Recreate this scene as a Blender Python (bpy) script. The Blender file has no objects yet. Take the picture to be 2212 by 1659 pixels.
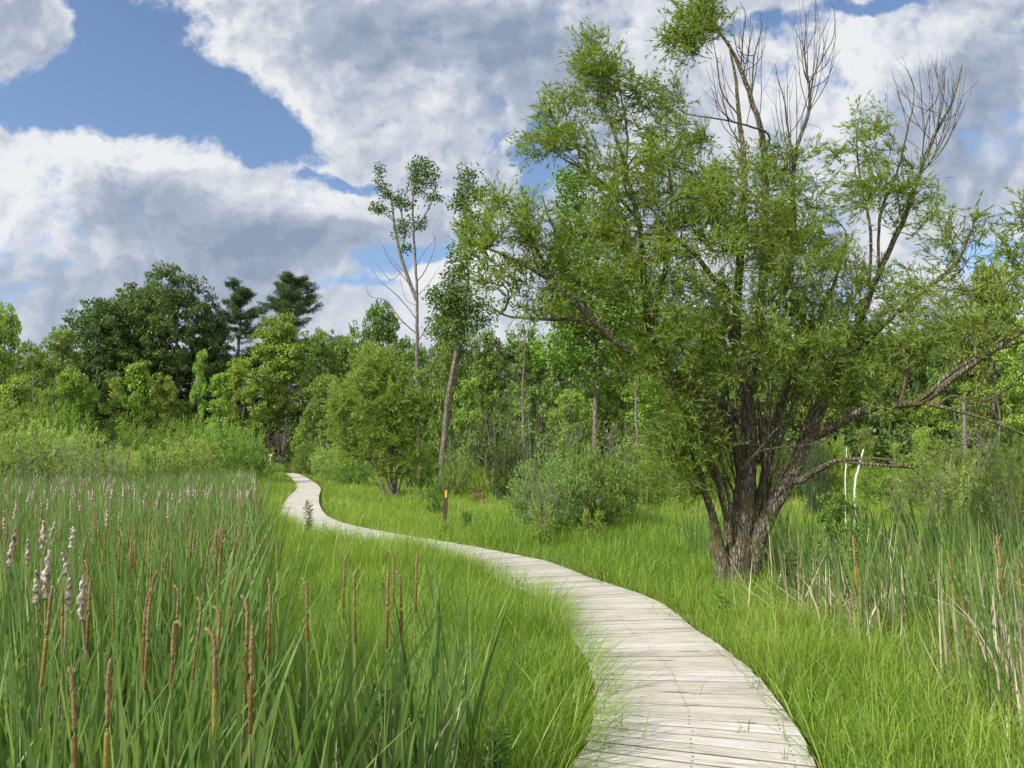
import bpy, math, random
import numpy as np
from mathutils import Vector
R = math.radians
rng = np.random.default_rng(7)
random.seed(7)
sc = bpy.context.scene
col = sc.collection
UP = np.array([0., 0., 1.])

# ------------------------------------------------------------------ camera
F, CX, CY, CAMZ, PITCH = 1662.0, 1106.0, 829.5, 1.85, R(5.45)
cam_d = bpy.data.cameras.new("camera"); cam = bpy.data.objects.new("camera", cam_d); col.objects.link(cam)
cam_d.sensor_width = 34.6; cam_d.lens = 26.0; cam_d.clip_start = 0.05; cam_d.clip_end = 3000
cam.location = (0, 0, CAMZ); cam.rotation_euler = (math.pi/2 + PITCH, 0, 0)
sc.camera = cam

def ray(px, py):
    u = (px-CX)/F; v = (CY-py)/F
    c, s = math.cos(PITCH), math.sin(PITCH)
    return np.array([u, c - v*s, s + v*c])
def at(px, py, Y):
    r = ray(px, py); return np.array([r[0]/r[1]*Y, Y, CAMZ + r[2]/r[1]*Y])
def onz(px, py, z):
    r = ray(px, py); t = (z-CAMZ)/r[2]; return np.array([r[0]*t, r[1]*t, z])

# ------------------------------------------------------------------ world, sun, exposure
SUN = Vector((-0.72, -0.50, 0.60)).normalized()
sun_el = math.asin(SUN.z); sun_az = math.atan2(SUN.x, SUN.y)
w = bpy.data.worlds.new("World"); sc.world = w; w.use_nodes = True
sc.view_settings.view_transform = 'Standard'; sc.view_settings.look = 'None'
sc.view_settings.exposure = 0.88; sc.view_settings.gamma = 1.0

class NT:
    def __init__(s, t): s.t = t; t.nodes.clear()
    def n(s, typ, **kw):
        nd = s.t.nodes.new(typ)
        for k, v in kw.items(): setattr(nd, k, v)
        return nd
    def put(s, sock, v):
        if isinstance(v, bpy.types.NodeSocket): s.t.links.new(v, sock)
        elif isinstance(v, bpy.types.Node): s.t.links.new(v.outputs[0], sock)
        elif v is not None:
            if hasattr(sock.default_value, '__len__') and not hasattr(v, '__len__'): v = (v,)*len(sock.default_value)
            if hasattr(sock.default_value, '__len__') and len(sock.default_value) == 4 and len(v) == 3: v = (*v, 1)
            sock.default_value = v
    def m(s, op, a, b=None, c=None, clamp=False):
        nd = s.n('ShaderNodeMath', operation=op); nd.use_clamp = clamp
        s.put(nd.inputs[0], a)
        if b is not None: s.put(nd.inputs[1], b)
        if c is not None: s.put(nd.inputs[2], c)
        return nd.outputs[0]
    def v(s, op, a, b=None):
        nd = s.n('ShaderNodeVectorMath', operation=op); s.put(nd.inputs[0], a)
        if b is not None: s.put(nd.inputs[1], b)
        return nd.outputs[0]
    def mix(s, f, a, b, mode='MIX'):
        nd = s.n('ShaderNodeMix', data_type='RGBA', blend_type=mode)
        s.put(nd.inputs[0], f); s.put(nd.inputs[6], a); s.put(nd.inputs[7], b); return nd.outputs[2]
    def noise(s, vec, scale, detail=4, rough=.5, dist=0.0, d='3D'):
        nd = s.n('ShaderNodeTexNoise', noise_dimensions=d); s.put(nd.inputs['Vector'], vec)
        nd.inputs['Scale'].default_value = scale; nd.inputs['Detail'].default_value = detail
        nd.inputs['Roughness'].default_value = rough; nd.inputs['Distortion'].default_value = dist
        return nd.outputs[0]
    def ramp(s, f, pts):
        nd = s.n('ShaderNodeValToRGB'); s.put(nd.inputs[0], f); e = nd.color_ramp.elements
        while len(e) < len(pts): e.new(0.5)
        for i, (p, c) in enumerate(pts):
            e[i].position = p; e[i].color = (*c, 1) if len(c) == 3 else c
        return nd.outputs[0]
    def mr(s, f, a, b, c=0., d=1., smooth=False):
        nd = s.n('ShaderNodeMapRange'); s.put(nd.inputs[0], f)
        if smooth: nd.interpolation_type = 'SMOOTHSTEP'
        for i, x in enumerate((a, b, c, d)): nd.inputs[i+1].default_value = x
        return nd.outputs[0]

def build_world():
    t = NT(w.node_tree)
    sky = t.n('ShaderNodeTexSky', sky_type='NISHITA'); sky.sun_disc = False
    sky.sun_elevation = sun_el; sky.sun_rotation = sun_az; sky.air_density = 1.0; sky.dust_density = 0.6; sky.ozone_density = 2.0
    tc = t.n('ShaderNodeTexCoord').outputs['Generated']
    sp = t.n('ShaderNodeSeparateXYZ'); t.put(sp.inputs[0], tc)
    yy = t.m('ADD', t.m('ABSOLUTE', sp.outputs[1]), 0.06)
    U = t.m('DIVIDE', sp.outputs[0], yy); V = t.m('DIVIDE', sp.outputs[2], yy)
    cb = t.n('ShaderNodeCombineXYZ'); t.put(cb.inputs[0], U); t.put(cb.inputs[1], V)
    P = cb.outputs[0]
    def dirUV(px, py):
        r = ray(px, py); n = r/np.linalg.norm(r); return n[0]/(abs(n[1])+.06), n[2]/(abs(n[1])+.06)
    # warp for ragged shapes
    wn = t.n('ShaderNodeTexNoise'); t.put(wn.inputs['Vector'], P); wn.inputs['Scale'].default_value = 5; wn.inputs['Detail'].default_value = 7; wn.inputs['Roughness'].default_value = .62
    wv = t.v('MULTIPLY', t.v('SUBTRACT', wn.outputs[1], (0.5, 0.5, 0.5)), (0.15, 0.12, 0))
    PW = t.v('ADD', P, wv)
    def field(blobs):
        acc = None
        for (px, py, rx, ry, rot, wt) in blobs:
            cu, cv = dirUV(px, py); mp = t.n('ShaderNodeMapping', vector_type='TEXTURE')
            mp.inputs['Location'].default_value = (cu, cv, 0); mp.inputs['Rotation'].default_value = (0, 0, R(rot))
            mp.inputs['Scale'].default_value = (rx/F, ry/F, 1); t.put(mp.inputs[0], PW)
            ln = t.n('ShaderNodeVectorMath', operation='LENGTH'); t.put(ln.inputs[0], mp.outputs[0])
            g = t.mr(ln.outputs['Value'], 0.35, 1.5, 1.0, 0.0, smooth=True)
            acc = t.m('MULTIPLY_ADD', g, wt, acc if acc is not None else 0.0)
        return acc
    cov = field([
        (255, 95, 150, 150, 0, -1.25), (480, 235, 215, 82, -22, -1.25), (60, 195, 130, 60, 0, -1.25), (300, 210, 170, 70, 0, -.9),
        (590, 290, 70, 60, 0, -.8), (60, 45, 95, 55, -10, 1.5),
        (1165, 330, 45, 110, 0, -1.1), (880, 560, 130, 28, 10, -.9), (740, 405, 110, 16, -8, -.7), (1060, 300, 40, 25, 0, -.3),
        (760, 620, 90, 14, 0, -.6), (1640, 30, 110, 24, 0, -.8), (1900, 14, 110, 18, 0, -.9), (2140, 560, 110, 38, 10, -1.0),
        (1330, 420, 60, 50, 0, -.35), (330, 5, 30, 30, 0, .1), (2120, 470, 120, 20, 15, -.35), (1000, 590, 100, 30, 0, .4), (60, 740, 120, 14, 0, -.3)])
    shade = field([  # positive = dark grey base
        (430, 490, 320, 95, -12, .58), (900, 60, 250, 95, 0, .6), (1150, 150, 150, 120, 30, .5), (150, 640, 420, 70, 0, .32),
        (95, 390, 150, 120, 20, -.75), (330, 330, 200, 60, -15, -.35), (250, 290, 220, 45, -12, -.8), (800, 340, 180, 80, 0, -.1), (620, 440, 180, 50, 0, -.5), (430, 60, 40, 120, 0, -.5),
        (2080, 300, 170, 160, 0, .45), (1700, 170, 150, 160, 0, -.35), (1900, 100, 150, 70, 0, -.25), (820, 530, 250, 50, 0, .25),
        (700, 600, 260, 40, 0, -.2), (600, 200, 160, 50, -35, -.5), (650, 320, 60, 60, 0, -.5), (1180, 420, 120, 120, 0, .15), (1000, 600, 100, 60, 0, -.8)])
    n1 = t.noise(PW, 6.5, 8, .56); n2 = t.noise(P, 22.0, 6, .62); n3 = t.noise(PW, 3.0, 5, .5)
    f = t.m('ADD', cov, t.m('MULTIPLY_ADD', t.m('SUBTRACT', n1, .5), 1.9, t.m('MULTIPLY', t.m('SUBTRACT', n2, .5), 1.9)))
    f = t.m('ADD', f, .84)
    mask = t.mr(t.m('ADD', f, t.m('MULTIPLY', t.m('SUBTRACT', t.noise(PW, 40.0, 6, .65), .5), .9)), 0.0, .80, smooth=True)
    # billows: the noise sampled again a little towards the sun
    off = t.v('ADD', PW, (-0.022, 0.020, 0))
    b = t.m('SUBTRACT', n1, t.noise(off, 6.5, 8, .56))
    b2 = t.m('SUBTRACT', n2, t.noise(t.v('ADD', P, (-0.008, 0.008, 0)), 22.0, 6, .62))
    edge = t.mr(f, .1, 1.6, -0.26, .16)
    s = t.m('ADD', t.m('MULTIPLY', shade, .72), t.m('MULTIPLY_ADD', t.m('SUBTRACT', n3, .5), .65, edge))
    b3 = t.m('SUBTRACT', t.noise(PW, 12.0, 6, .55), t.noise(t.v('ADD', PW, (-0.014, 0.013, 0)), 12.0, 6, .55))
    s = t.m('SUBTRACT', s, t.m('MULTIPLY', b, 1.9)); s = t.m('SUBTRACT', s, t.m('MULTIPLY', b2, .6)); s = t.m('SUBTRACT', s, t.m('MULTIPLY', b3, 1.5))
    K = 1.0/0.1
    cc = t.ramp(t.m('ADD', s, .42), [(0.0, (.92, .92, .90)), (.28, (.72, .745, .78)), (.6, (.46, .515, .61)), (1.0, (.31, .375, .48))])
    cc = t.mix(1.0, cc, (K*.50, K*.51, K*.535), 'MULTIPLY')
    cc = t.mix(t.mr(sp.outputs[1], .05, -.35, 0, .8), cc, (K*1.15, K*1.13, K*1.08))   # unseen cloud behind the viewer, whitened to add fill light on the foliage
    blue = t.mix(1.0, sky.outputs[0], (.88, .88, .92), 'MULTIPLY')
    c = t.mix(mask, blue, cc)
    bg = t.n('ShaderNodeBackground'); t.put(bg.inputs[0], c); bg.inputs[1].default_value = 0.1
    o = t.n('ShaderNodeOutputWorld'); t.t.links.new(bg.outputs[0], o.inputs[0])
build_world()
w.cycles.sampling_method = 'MANUAL'; w.cycles.sample_map_resolution = 512
sl = bpy.data.lights.new("sun", 'SUN'); sl.energy = 4.0; sl.angle = R(1.5); sl.color = (1.0, .95, .82)
so = bpy.data.objects.new("sun", sl); col.objects.link(so); so.rotation_euler = SUN.to_track_quat('Z', 'Y').to_euler(); so.location = (-30, -20, 40)
sc.cycles.max_bounces = 6; sc.cycles.diffuse_bounces = 3; sc.cycles.glossy_bounces = 2; sc.cycles.transmission_bounces = 4
sc.cycles.caustics_reflective = False; sc.cycles.caustics_refractive = False

# ------------------------------------------------------------------ materials
def mat(name): m = bpy.data.materials.new(name); m.use_nodes = True; return m, NT(m.node_tree)
def attr(t, a): nd = t.n('ShaderNodeAttribute'); nd.attribute_name = a; return nd
def out(t, sh, disp=None):
    o = t.n('ShaderNodeOutputMaterial'); t.t.links.new(sh, o.inputs[0])
def leaf_mat(name, lo, mid, hi, trans=.4, under=None, objcol=False, rough=.45, spec=.35, tcol=(1.15, 1.2, .45)):
    m, t = mat(name); a = attr(t, 'rnd').outputs['Fac']
    c = t.ramp(a, [(0, lo), (.5, mid), (1, hi)])
    if objcol: c = t.mix(1.0, c, t.n('ShaderNodeObjectInfo').outputs['Color'], 'MULTIPLY')
    if under:
        g = t.n('ShaderNodeNewGeometry').outputs['Backfacing']; c = t.mix(g, c, under)
    p = t.n('ShaderNodeBsdfPrincipled'); t.put(p.inputs['Base Color'], c); p.inputs['Roughness'].default_value = rough
    p.inputs['Specular IOR Level'].default_value = spec
    tr = t.n('ShaderNodeBsdfTranslucent'); t.put(tr.inputs[0], t.mix(1.0, c, tcol, 'MULTIPLY'))
    mx = t.n('ShaderNodeMixShader'); mx.inputs[0].default_value = trans
    t.t.links.new(p.outputs[0], mx.inputs[1]); t.t.links.new(tr.outputs[0], mx.inputs[2]); out(t, mx.outputs[0]); return m
def bark_mat(name, dark, light, moss=None, scale=1.0, bump=.6):
    m, t = mat(name); tc = t.n('ShaderNodeTexCoord').outputs['Object']
    mp = t.n('ShaderNodeMapping'); t.put(mp.inputs[0], tc); mp.inputs['Scale'].default_value = (26*scale, 26*scale, 6*scale)
    nz = t.noise(tc, 9*scale, 4, .6)
    vo = t.n('ShaderNodeTexVoronoi', feature='DISTANCE_TO_EDGE'); t.put(vo.inputs['Vector'], t.v('ADD', mp.outputs[0], t.mix(1.0, nz, (2.2, 2.2, 2.2), 'MULTIPLY'))); vo.inputs['Scale'].default_value = 1.0
    fine = t.noise(mp.outputs[0], 3.0, 5, .65)
    h = t.m('ADD', t.mr(vo.outputs[0], 0, .28), t.m('MULTIPLY', fine, .6))
    c = t.ramp(t.m('MULTIPLY', h, .65), [(.12, dark), (.45, tuple((a+b)/2 for a, b in zip(dark, light))), (.85, light)])
    if moss:
        mm = t.mr(t.noise(tc, 4.5, 5, .65), .48, .62); c = t.mix(t.m('MULTIPLY', mm, .75), c, moss)
    p = t.n('ShaderNodeBsdfPrincipled'); t.put(p.inputs['Base Color'], c); p.inputs['Roughness'].default_value = .9; p.inputs['Specular IOR Level'].default_value = .15
    b = t.n('ShaderNodeBump'); b.inputs['Strength'].default_value = bump; b.inputs['Distance'].default_value = .03; t.put(b.inputs['Height'], h)
    t.t.links.new(b.outputs[0], p.inputs['Normal']); out(t, p.outputs[0]); return m
def flat_mat(name, c, c2=None, scale=20, rough=.7, bump=0, spec=.3):
    m, t = mat(name); tc = t.n('ShaderNodeTexCoord').outputs['Object']
    n = t.noise(tc, scale, 5, .6); cc = t.mix(t.mr(n, .35, .65), c, c2 or tuple(x*.7 for x in c))
    p = t.n('ShaderNodeBsdfPrincipled'); t.put(p.inputs['Base Color'], cc); p.inputs['Roughness'].default_value = rough; p.inputs['Specular IOR Level'].default_value = spec
    if bump:
        b = t.n('ShaderNodeBump'); b.inputs['Strength'].default_value = bump; b.inputs['Distance'].default_value = .01; t.put(b.inputs['Height'], n); t.t.links.new(b.outputs[0], p.inputs['Normal'])
    out(t, p.outputs[0]); return m

M_grass = leaf_mat('grass', (.088, .178, .022), (.190, .305, .036), (.38, .45, .11), .48, tcol=(1.2, 1.2, .45))
M_catleaf = leaf_mat('cattail_leaf', (.055, .115, .028), (.115, .19, .045), (.23, .31, .085), .38, tcol=(1.0, 1.2, .45), rough=.4)
M_dead = leaf_mat('dead_reed', (.18, .14, .095), (.34, .29, .225), (.52, .47, .40), .1, tcol=(1, .9, .7), rough=.8, spec=.1)
M_willow = leaf_mat('willow_leaf', (.09, .148, .013), (.165, .236, .026), (.28, .335, .07), .5, under=(.20, .28, .085), tcol=(1.2, 1.2, .4), rough=.55, spec=.2)
M_leaf = leaf_mat('tree_leaf', (.50, .52, .48), (1.0, 1.0, 1.0), (1.5, 1.42, 1.4), .36, objcol=True, tcol=(1.15, 1.2, .5))
M_shrubleaf = leaf_mat('shrub_leaf', (.55, .58, .5), (1.0, 1.0, 1.0), (1.6, 1.5, 1.6), .46, objcol=True, tcol=(1.15, 1.15, .6))
M_willowbark = bark_mat('willow_bark', (.022, .019, .014), (.215, .19, .15), (.12, .10, .02), 1.0, .9)
M_twig = flat_mat('willow_twig', (.11, .085, .06), (.055, .045, .035), 8, .8)
M_bark = bark_mat('tree_bark', (.035, .03, .026), (.20, .175, .15), None, .5, .5)
M_greybark = flat_mat('grey_dry_wood', (.17, .15, .135), (.09, .08, .072), 6, .85)
M_birch = flat_mat('birch_bark', (.62, .60, .56), (.35, .33, .30), 9, .7)
M_spike = flat_mat('cattail_spike_brown', (.145, .095, .030), (.085, .055, .018), 60, .9, .6, .1)
M_pollen = flat_mat('cattail_pollen_spike', (.23, .172, .082), (.12, .086, .042), 90, .95, .9, .1)
M_spikeg = flat_mat('cattail_spike_olive', (.20, .165, .035), (.14, .115, .026), 60, .9, .4, .1)
M_stem = flat_mat('cattail_stem', (.10, .15, .04), (.16, .15, .06), 12, .6)
M_fluff = flat_mat('cattail_fluff', (.52, .46, .41), (.11, .075, .05), 42, 1.0, 1.0, .05)
M_pink = flat_mat('pink_flower', (.38, .16, .18), (.25, .10, .12), 60, .9)
M_brownpost = flat_mat('brown_post_paint', (.080, .044, .034), (.055, .03, .024), 30, .55)
M_yellow = flat_mat('yellow_reflector', (.50, .36, .015), (.44, .31, .012), 20, .4)
M_white = flat_mat('white_paint', (.75, .74, .70), (.6, .58, .54), 20, .6)
M_stair = flat_mat('stair_timber', (.06, .045, .03), (.035, .027, .018), 4, .8)
M_rock = flat_mat('pale_rock', (.62, .59, .52), (.35, .33, .3), 4, .9)

def wood_mat():
    m, t = mat('weathered_boards')
    uv = attr(t, 'guv').outputs['Vector']; rn = attr(t, 'rnd').outputs['Fac']
    off = t.v('ADD', uv, t.n('ShaderNodeCombineXYZ'))
    cb = off.node.inputs[1].links[0].from_node; t.put(cb.inputs[2], t.m('MULTIPLY', rn, 50.0)); t.put(cb.inputs[0], t.m('MULTIPLY', rn, 13.0))
    mp = t.n('ShaderNodeMapping'); t.put(mp.inputs[0], off); mp.inputs['Scale'].default_value = (1.6, 34, 1)
    g = t.noise(mp.outputs[0], 1.6, 5, .6, .9)
    mp2 = t.n('ShaderNodeMapping'); t.put(mp2.inputs[0], off); mp2.inputs['Scale'].default_value = (.9, 6, 1)
    band = t.n('ShaderNodeTexWave', bands_direction='Y'); t.put(band.inputs[0], mp2.outputs[0]); band.inputs['Scale'].default_value = 2.2; band.inputs['Distortion'].default_value = 5.0; band.inputs['Detail'].default_value = 3; band.inputs['Detail Scale'].default_value = .7
    blot = t.noise(off, 3.0, 5, .65)
    base = t.ramp(rn, [(0, (.37, .35, .32)), (.35, (.43, .415, .385)), (.7, (.47, .46, .445)), (1, (.40, .40, .39))])
    c = t.mix(t.mr(g, .42, .66, 0, .62), base, (.19, .155, .13))
    c = t.mix(t.mr(band.outputs[1], .62, .98, 0, .30), c, (.27, .21, .175))
    c = t.mix(t.mr(blot, .45, .72, 0, .35), c, (.50, .495, .48))
    crk = t.n('ShaderNodeMapping'); t.put(crk.inputs[0], off); crk.inputs['Scale'].default_value = (2.2, 60, 1)
    k = t.noise(crk.outputs[0], 1.0, 3, .5)
    c = t.mix(t.mr(k, .63, .68, 0, .8), c, (.10, .075, .06))
    kn = t.n('ShaderNodeTexVoronoi'); mk = t.n('ShaderNodeMapping'); t.put(mk.inputs[0], off); mk.inputs['Scale'].default_value = (1.1, 4.2, 1); t.put(kn.inputs['Vector'], mk.outputs[0]); kn.inputs['Scale'].default_value = 1.7
    c = t.mix(t.mr(kn.outputs['Distance'], .05, .02, 0, .8), c, (.16, .09, .06))
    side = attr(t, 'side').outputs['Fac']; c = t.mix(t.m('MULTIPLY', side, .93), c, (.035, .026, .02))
    p = t.n('ShaderNodeBsdfPrincipled'); t.put(p.inputs['Base Color'], c); p.inputs['Roughness'].default_value = .85; p.inputs['Specular IOR Level'].default_value = .15
    b = t.n('ShaderNodeBump'); b.inputs['Strength'].default_value = .35; b.inputs['Distance'].default_value = .004; t.put(b.inputs['Height'], t.m('SUBTRACT', 1.0, g)); t.t.links.new(b.outputs[0], p.inputs['Normal'])
    out(t, p.outputs[0]); return m
M_wood = wood_mat()
def ground_mat():
    m, t = mat('meadow_soil'); g = t.n('ShaderNodeNewGeometry').outputs['Position']
    n = t.noise(g, 1.3, 6, .65); n2 = t.noise(g, .12, 4, .6); n3 = t.noise(g, 14, 4, .6)
    gr = t.ramp(n, [(.3, (.03, .045, .012)), (.5, (.06, .10, .015)), (.7, (.10, .14, .025))])
    soil = t.ramp(n3, [(.3, (.018, .013, .009)), (.7, (.06, .043, .028))])
    fl = attr(t, 'forest').outputs['Fac']; c = t.mix(fl, gr, soil)
    c = t.mix(t.mr(n2, .5, .6, 0, .4), c, soil)
    p = t.n('ShaderNodeBsdfPrincipled'); t.put(p.inputs['Base Color'], c); p.inputs['Roughness'].default_value = 1; p.inputs['Specular IOR Level'].default_value = .05
    b = t.n('ShaderNodeBump'); b.inputs['Strength'].default_value = 1; b.inputs['Distance'].default_value = .1; t.put(b.inputs['Height'], n3); t.t.links.new(b.outputs[0], p.inputs['Normal'])
    out(t, p.outputs[0]); return m
M_ground = ground_mat()

# ------------------------------------------------------------------ mesh helpers
def link(name, me, material=None, parent=None):
    o = bpy.data.objects.new(name, me); col.objects.link(o)
    if material is not None and me is not None and len(me.materials) == 0: me.materials.append(material)
    if parent: o.parent = parent
    return o
def tag(o, label=None, cat=None, group=None, kind=None):
    if label: o['label'] = label
    if cat: o['category'] = cat
    if group: o['group'] = group
    if kind: o['kind'] = kind
    return o
def empty(name, loc, rz=0.0, s=(1, 1, 1)):
    o = bpy.data.objects.new(name, None); col.objects.link(o); o.location = loc; o.rotation_euler = (0, 0, rz); o.scale = s
    o.empty_display_size = .1; return o
def npmesh(name, V, faces, attrs=None, smooth=False):
    """faces: list of (m,k) int arrays"""
    me = bpy.data.meshes.new(name); V = np.asarray(V, np.float32)
    me.vertices.add(len(V)); me.vertices.foreach_set('co', V.ravel())
    faces = [f for f in faces if len(f)]
    nl = sum(f.size for f in faces); npol = sum(len(f) for f in faces)
    me.loops.add(nl); me.polygons.add(npol)
    me.loops.foreach_set('vertex_index', np.concatenate([f.ravel() for f in faces]).astype(np.int32))
    tot = np.concatenate([np.full(len(f), f.shape[1]) for f in faces]); st = np.concatenate([[0], np.cumsum(tot)[:-1]])
    me.polygons.foreach_set('loop_start', st.astype(np.int32))
    me.polygons.foreach_set('use_smooth', np.full(npol, bool(smooth)))
    for k, a in (attrs or {}).items():
        a = np.asarray(a, np.float32)
        if a.ndim == 1: at_ = me.attributes.new(k, 'FLOAT', 'POINT'); at_.data.foreach_set('value', a)
        else: at_ = me.attributes.new(k, 'FLOAT_VECTOR', 'POINT'); at_.data.foreach_set('vector', a.ravel())
    me.update(calc_edges=True); me.validate(); return me
def norm(a): return a/np.maximum(np.linalg.norm(a, axis=-1, keepdims=True), 1e-9)

def blades(P, h, wd, az, lean, curl, rnd, seg=4, face_az=None, taper='grass'):
    """P (n,3) roots; blade bends towards az; returns V, faces, rnd"""
    n = len(P); tt = np.linspace(0, 1, seg+1)
    d = np.stack([np.cos(az), np.sin(az), np.zeros(n)], 1)
    fa = face_az if face_az is not None else az + np.pi/2 + rng.normal(0, .5, n)
    s = np.stack([np.cos(fa), np.sin(fa), np.zeros(n)], 1)
    V = np.zeros((n, 2*seg+1, 3), np.float32)
    for k, t in enumerate(tt):
        out_ = (lean*t + curl*t**2.4)*h
        up = h*(t*np.sqrt(np.clip(1-lean**2*.6, .1, 1)) - .45*curl*t**3.2)
        c = P + d*out_[:, None] + UP*up[:, None]
        wk = wd*((1-t)**.55 if taper == 'grass' else (min(1, .75+t)*(1-t**2.6)**.9))
        if k == seg: V[:, 2*seg] = c
        else: V[:, 2*k] = c - s*wk[:, None]*.5; V[:, 2*k+1] = c + s*wk[:, None]*.5
    base = (np.arange(n)*(2*seg+1))[:, None]
    q = [base + np.array([[2*k, 2*k+1, 2*k+3, 2*k+2]]) for k in range(seg-1)]
    tr = base + np.array([[2*seg-2, 2*seg-1, 2*seg]])
    return V.reshape(-1, 3), np.concatenate(q) if q else np.zeros((0, 4), int), tr, np.repeat(rnd, 2*seg+1)
class Bag:
    def __init__(s): s.V = []; s.Q = []; s.T = []; s.r = []; s.n = 0
    def add(s, V, Q, T, r):
        s.V.append(V); s.Q.append(Q+s.n); s.T.append(T+s.n); s.r.append(r); s.n += len(V)
    def mesh(s, name):
        return npmesh(name, np.concatenate(s.V), [np.concatenate(s.Q), np.concatenate(s.T)], {'rnd': np.concatenate(s.r)})

def leaves(P, D, L, W, rnd, flat=.0, N=None):
    """diamond leaves: root P, direction D, length L, width W"""
    n = len(P); D = norm(D)
    if N is None:
        N = rng.normal(0, 1, (n, 3)); N[:, 2] = np.abs(N[:, 2]) + flat
    S = norm(np.cross(D, N)); Nn = norm(np.cross(S, D))
    V = np.zeros((n, 4, 3), np.float32)
    V[:, 0] = P; mid = P + D*(L*.42)[:, None] + Nn*(L*.06)[:, None]
    V[:, 1] = mid - S*(W*.5)[:, None]; V[:, 2] = P + D*L[:, None]; V[:, 3] = mid + S*(W*.5)[:, None]
    F_ = (np.arange(n)*4)[:, None] + np.array([[0, 1, 2, 3]])
    return V.reshape(-1, 3), F_, np.repeat(rnd, 4)

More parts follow.
